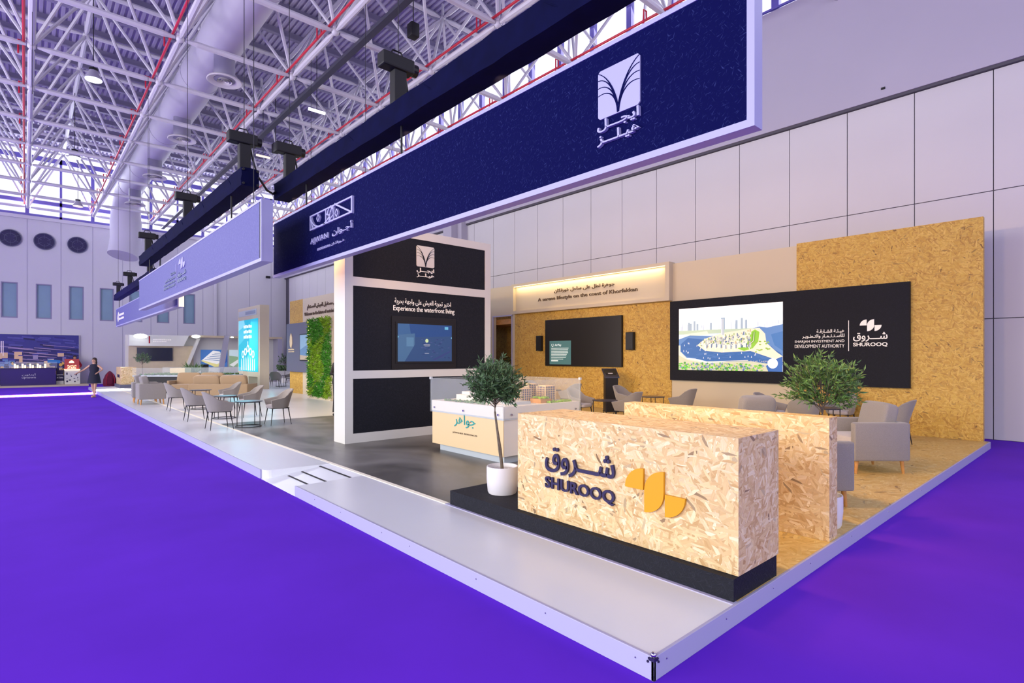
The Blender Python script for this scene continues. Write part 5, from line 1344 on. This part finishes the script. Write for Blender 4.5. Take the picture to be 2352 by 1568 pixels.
# ================================================================ people
def person(label, loc_, rz_, top, bottom, arms, legs_apart=.1, hair='hair', H=1.66, dress=False, stride=.0):
    t = thing('person', label, 'person', loc_, rz_); s = H / 1.7
    me = bpy.data.meshes.new('body')
    V = []; E = []; R = []
    def v(x, y, z, r, par=None):
        V.append((x * s, y * s, z * s)); R.append(r * s)
        if par is not None: E.append((par, len(V) - 1))
        return len(V) - 1
    pel = v(0, 0, .96, .135); wa = v(0, 0, 1.10, .11, pel); chst = v(0, 0, 1.30, .13, wa); nk = v(.0, 0, 1.43, .06, chst); nk2 = v(.01, 0, 1.50, .052, nk)
    hd = v(.02, 0, 1.58, .085, nk2); v(.01, 0, 1.66, .075, hd)
    for sy, A in ((1, arms[0]), (-1, arms[1])):
        sh = v(0, sy * .17, 1.38, .055, chst); el = v(A[0][0], sy * A[0][1], A[0][2], .038, sh); wr = v(A[1][0], sy * A[1][1], A[1][2], .026, el)
        d = Vector((A[1][0] - A[0][0], sy * (A[1][1] - A[0][1]), A[1][2] - A[0][2])).normalized()
        pm = v(*(Vector((A[1][0], sy * A[1][1], A[1][2])) + d * .06), .028, wr)
        side = d.orthogonal().normalized(); b0 = Vector((A[1][0], sy * A[1][1], A[1][2]))
        for k, (o_, L_) in enumerate(((-.027, .155), (-.010, .17), (.008, .165), (.025, .145))): v(*(b0 + d * L_ + side * o_), .008, pm)
        v(*(b0 + d * .07 + side * .06), .009, wr)
        hx = stride * sy; hp = v(0, sy * .09, .90, .095, pel); kn = v(hx * .45 + .02, sy * (.09 + legs_apart * .3), .50, .055, hp); an = v(hx - .02, sy * (.09 + legs_apart * .5), .09, .034, kn); v(hx + .12, sy * (.1 + legs_apart * .5), .03, .03, an)
    me.from_pydata(V, E, []); o = bpy.data.objects.new('body', me); COL.objects.link(o); o.parent = t; me.materials.append(MATS['skin'])
    sk = o.modifiers.new('skin', 'SKIN')
    for i, q in enumerate(me.skin_vertices[0].data): q.radius = (R[i], R[i])
    me.skin_vertices[0].data[0].use_root = True
    sk.use_smooth_shade = True
    o.modifiers.new('sub', 'SUBSURF').levels = 2; o.modifiers['sub'].render_levels = 2
    def part(mb, n_, mt, **k):
        bmesh.ops.transform(mb.bm, matrix=wmat(t) @ Matrix.Scale(s, 4), verts=mb.bm.verts[:]); return mb.build(n_, mt, t, smooth=True, **k)
    # hair, face, clothes
    part(MB().ball((-.03, 0, 1.635), .102, 2, (.95, .95, 1.05)).ball((-.07, 0, 1.52), .08, 2, (.6, 1.1, 1.7 if dress else .6)), 'hair', hair)
    part(MB().ball((.098, .032, 1.60), .012, 1).ball((.098, -.032, 1.60), .012, 1), 'eyes', 'black')
    part(MB().ball((.105, 0, 1.575), .014, 1, (1, .8, 1.4)), 'nose', 'skin')
    part(MB().ball((.092, 0, 1.54), .016, 1, (.5, 1.4, .5)), 'mouth', 'maroon')
    def loft(prof, n=18):
        m = MB(); Rn = []
        for z, a, b, ox in prof: Rn.append([m.bm.verts.new((ox + a * math.cos(2 * PI * i / n), b * math.sin(2 * PI * i / n), z)) for i in range(n)])
        for A_, B_ in zip(Rn, Rn[1:]):
            for i in range(n): m.bm.faces.new((A_[i], A_[(i + 1) % n], B_[(i + 1) % n], B_[i]))
        return m
    if dress: part(loft([(.62, .22, .26, .0), (.75, .19, .24, 0), (.95, .165, .205, 0), (1.12, .135, .165, 0), (1.3, .155, .195, 0), (1.41, .10, .17, 0), (1.45, .07, .09, 0)]), 'dress', top)
    else:
        part(loft([(.86, .165, .21, 0), (1.1, .14, .18, 0), (1.3, .16, .21, 0), (1.41, .11, .19, 0), (1.46, .07, .08, 0)]), 'jacket', top)
        m = MB()
        for sy in (1, -1):
            hx = stride * sy; m.path([(0, sy * .09, .98), (hx * .45 + .02, sy * (.09 + legs_apart * .3), .5), (hx - .02, sy * (.09 + legs_apart * .5), .1)], .115, 12, .07)
        part(m, 'trousers', bottom)
        m = MB()
        for sy, A in ((1, arms[0]), (-1, arms[1])):
            m.path([(0, sy * .15, 1.39), (A[0][0], sy * A[0][1], A[0][2]), (A[1][0], sy * A[1][1], A[1][2])], .075, 10, .045)
        part(m, 'sleeves', top)
    m = MB()
    for sy in (1, -1):
        hx = stride * sy; m.pillow((hx + .04, sy * (.09 + legs_apart * .5), .04), (.26, .09, .08), 3)
    part(m, 'shoes', 'black' if not dress else 'skin')
    return t
person('person in a short black dress walking across the purple carpet', (-.29, 27.94, 0), D(-125), 'dress', None, (((.05, .38, 1.22), (.22, .30, 1.10)), ((.05, .38, 1.20), (.20, .52, 1.08))), .02, H=1.68, dress=True, stride=.16)
person('person in a red shirt standing behind the red sign kiosk', (-.22, 41.45, .101), D(-90), 'red_cloth', 'navy', (((.05, .30, 1.12), (.10, .26, 1.0)), ((.05, .30, 1.12), (.10, .26, 1.0))), H=1.70)
person('person in a black jacket almost hidden behind the left side of the white tower', (3.95, 12.75, .13), D(-60), 'jacket', 'jacket', (((.02, .30, 1.14), (.24, .16, 1.06)), ((.0, .32, 1.14), (.24, .18, 1.06))), H=1.74)
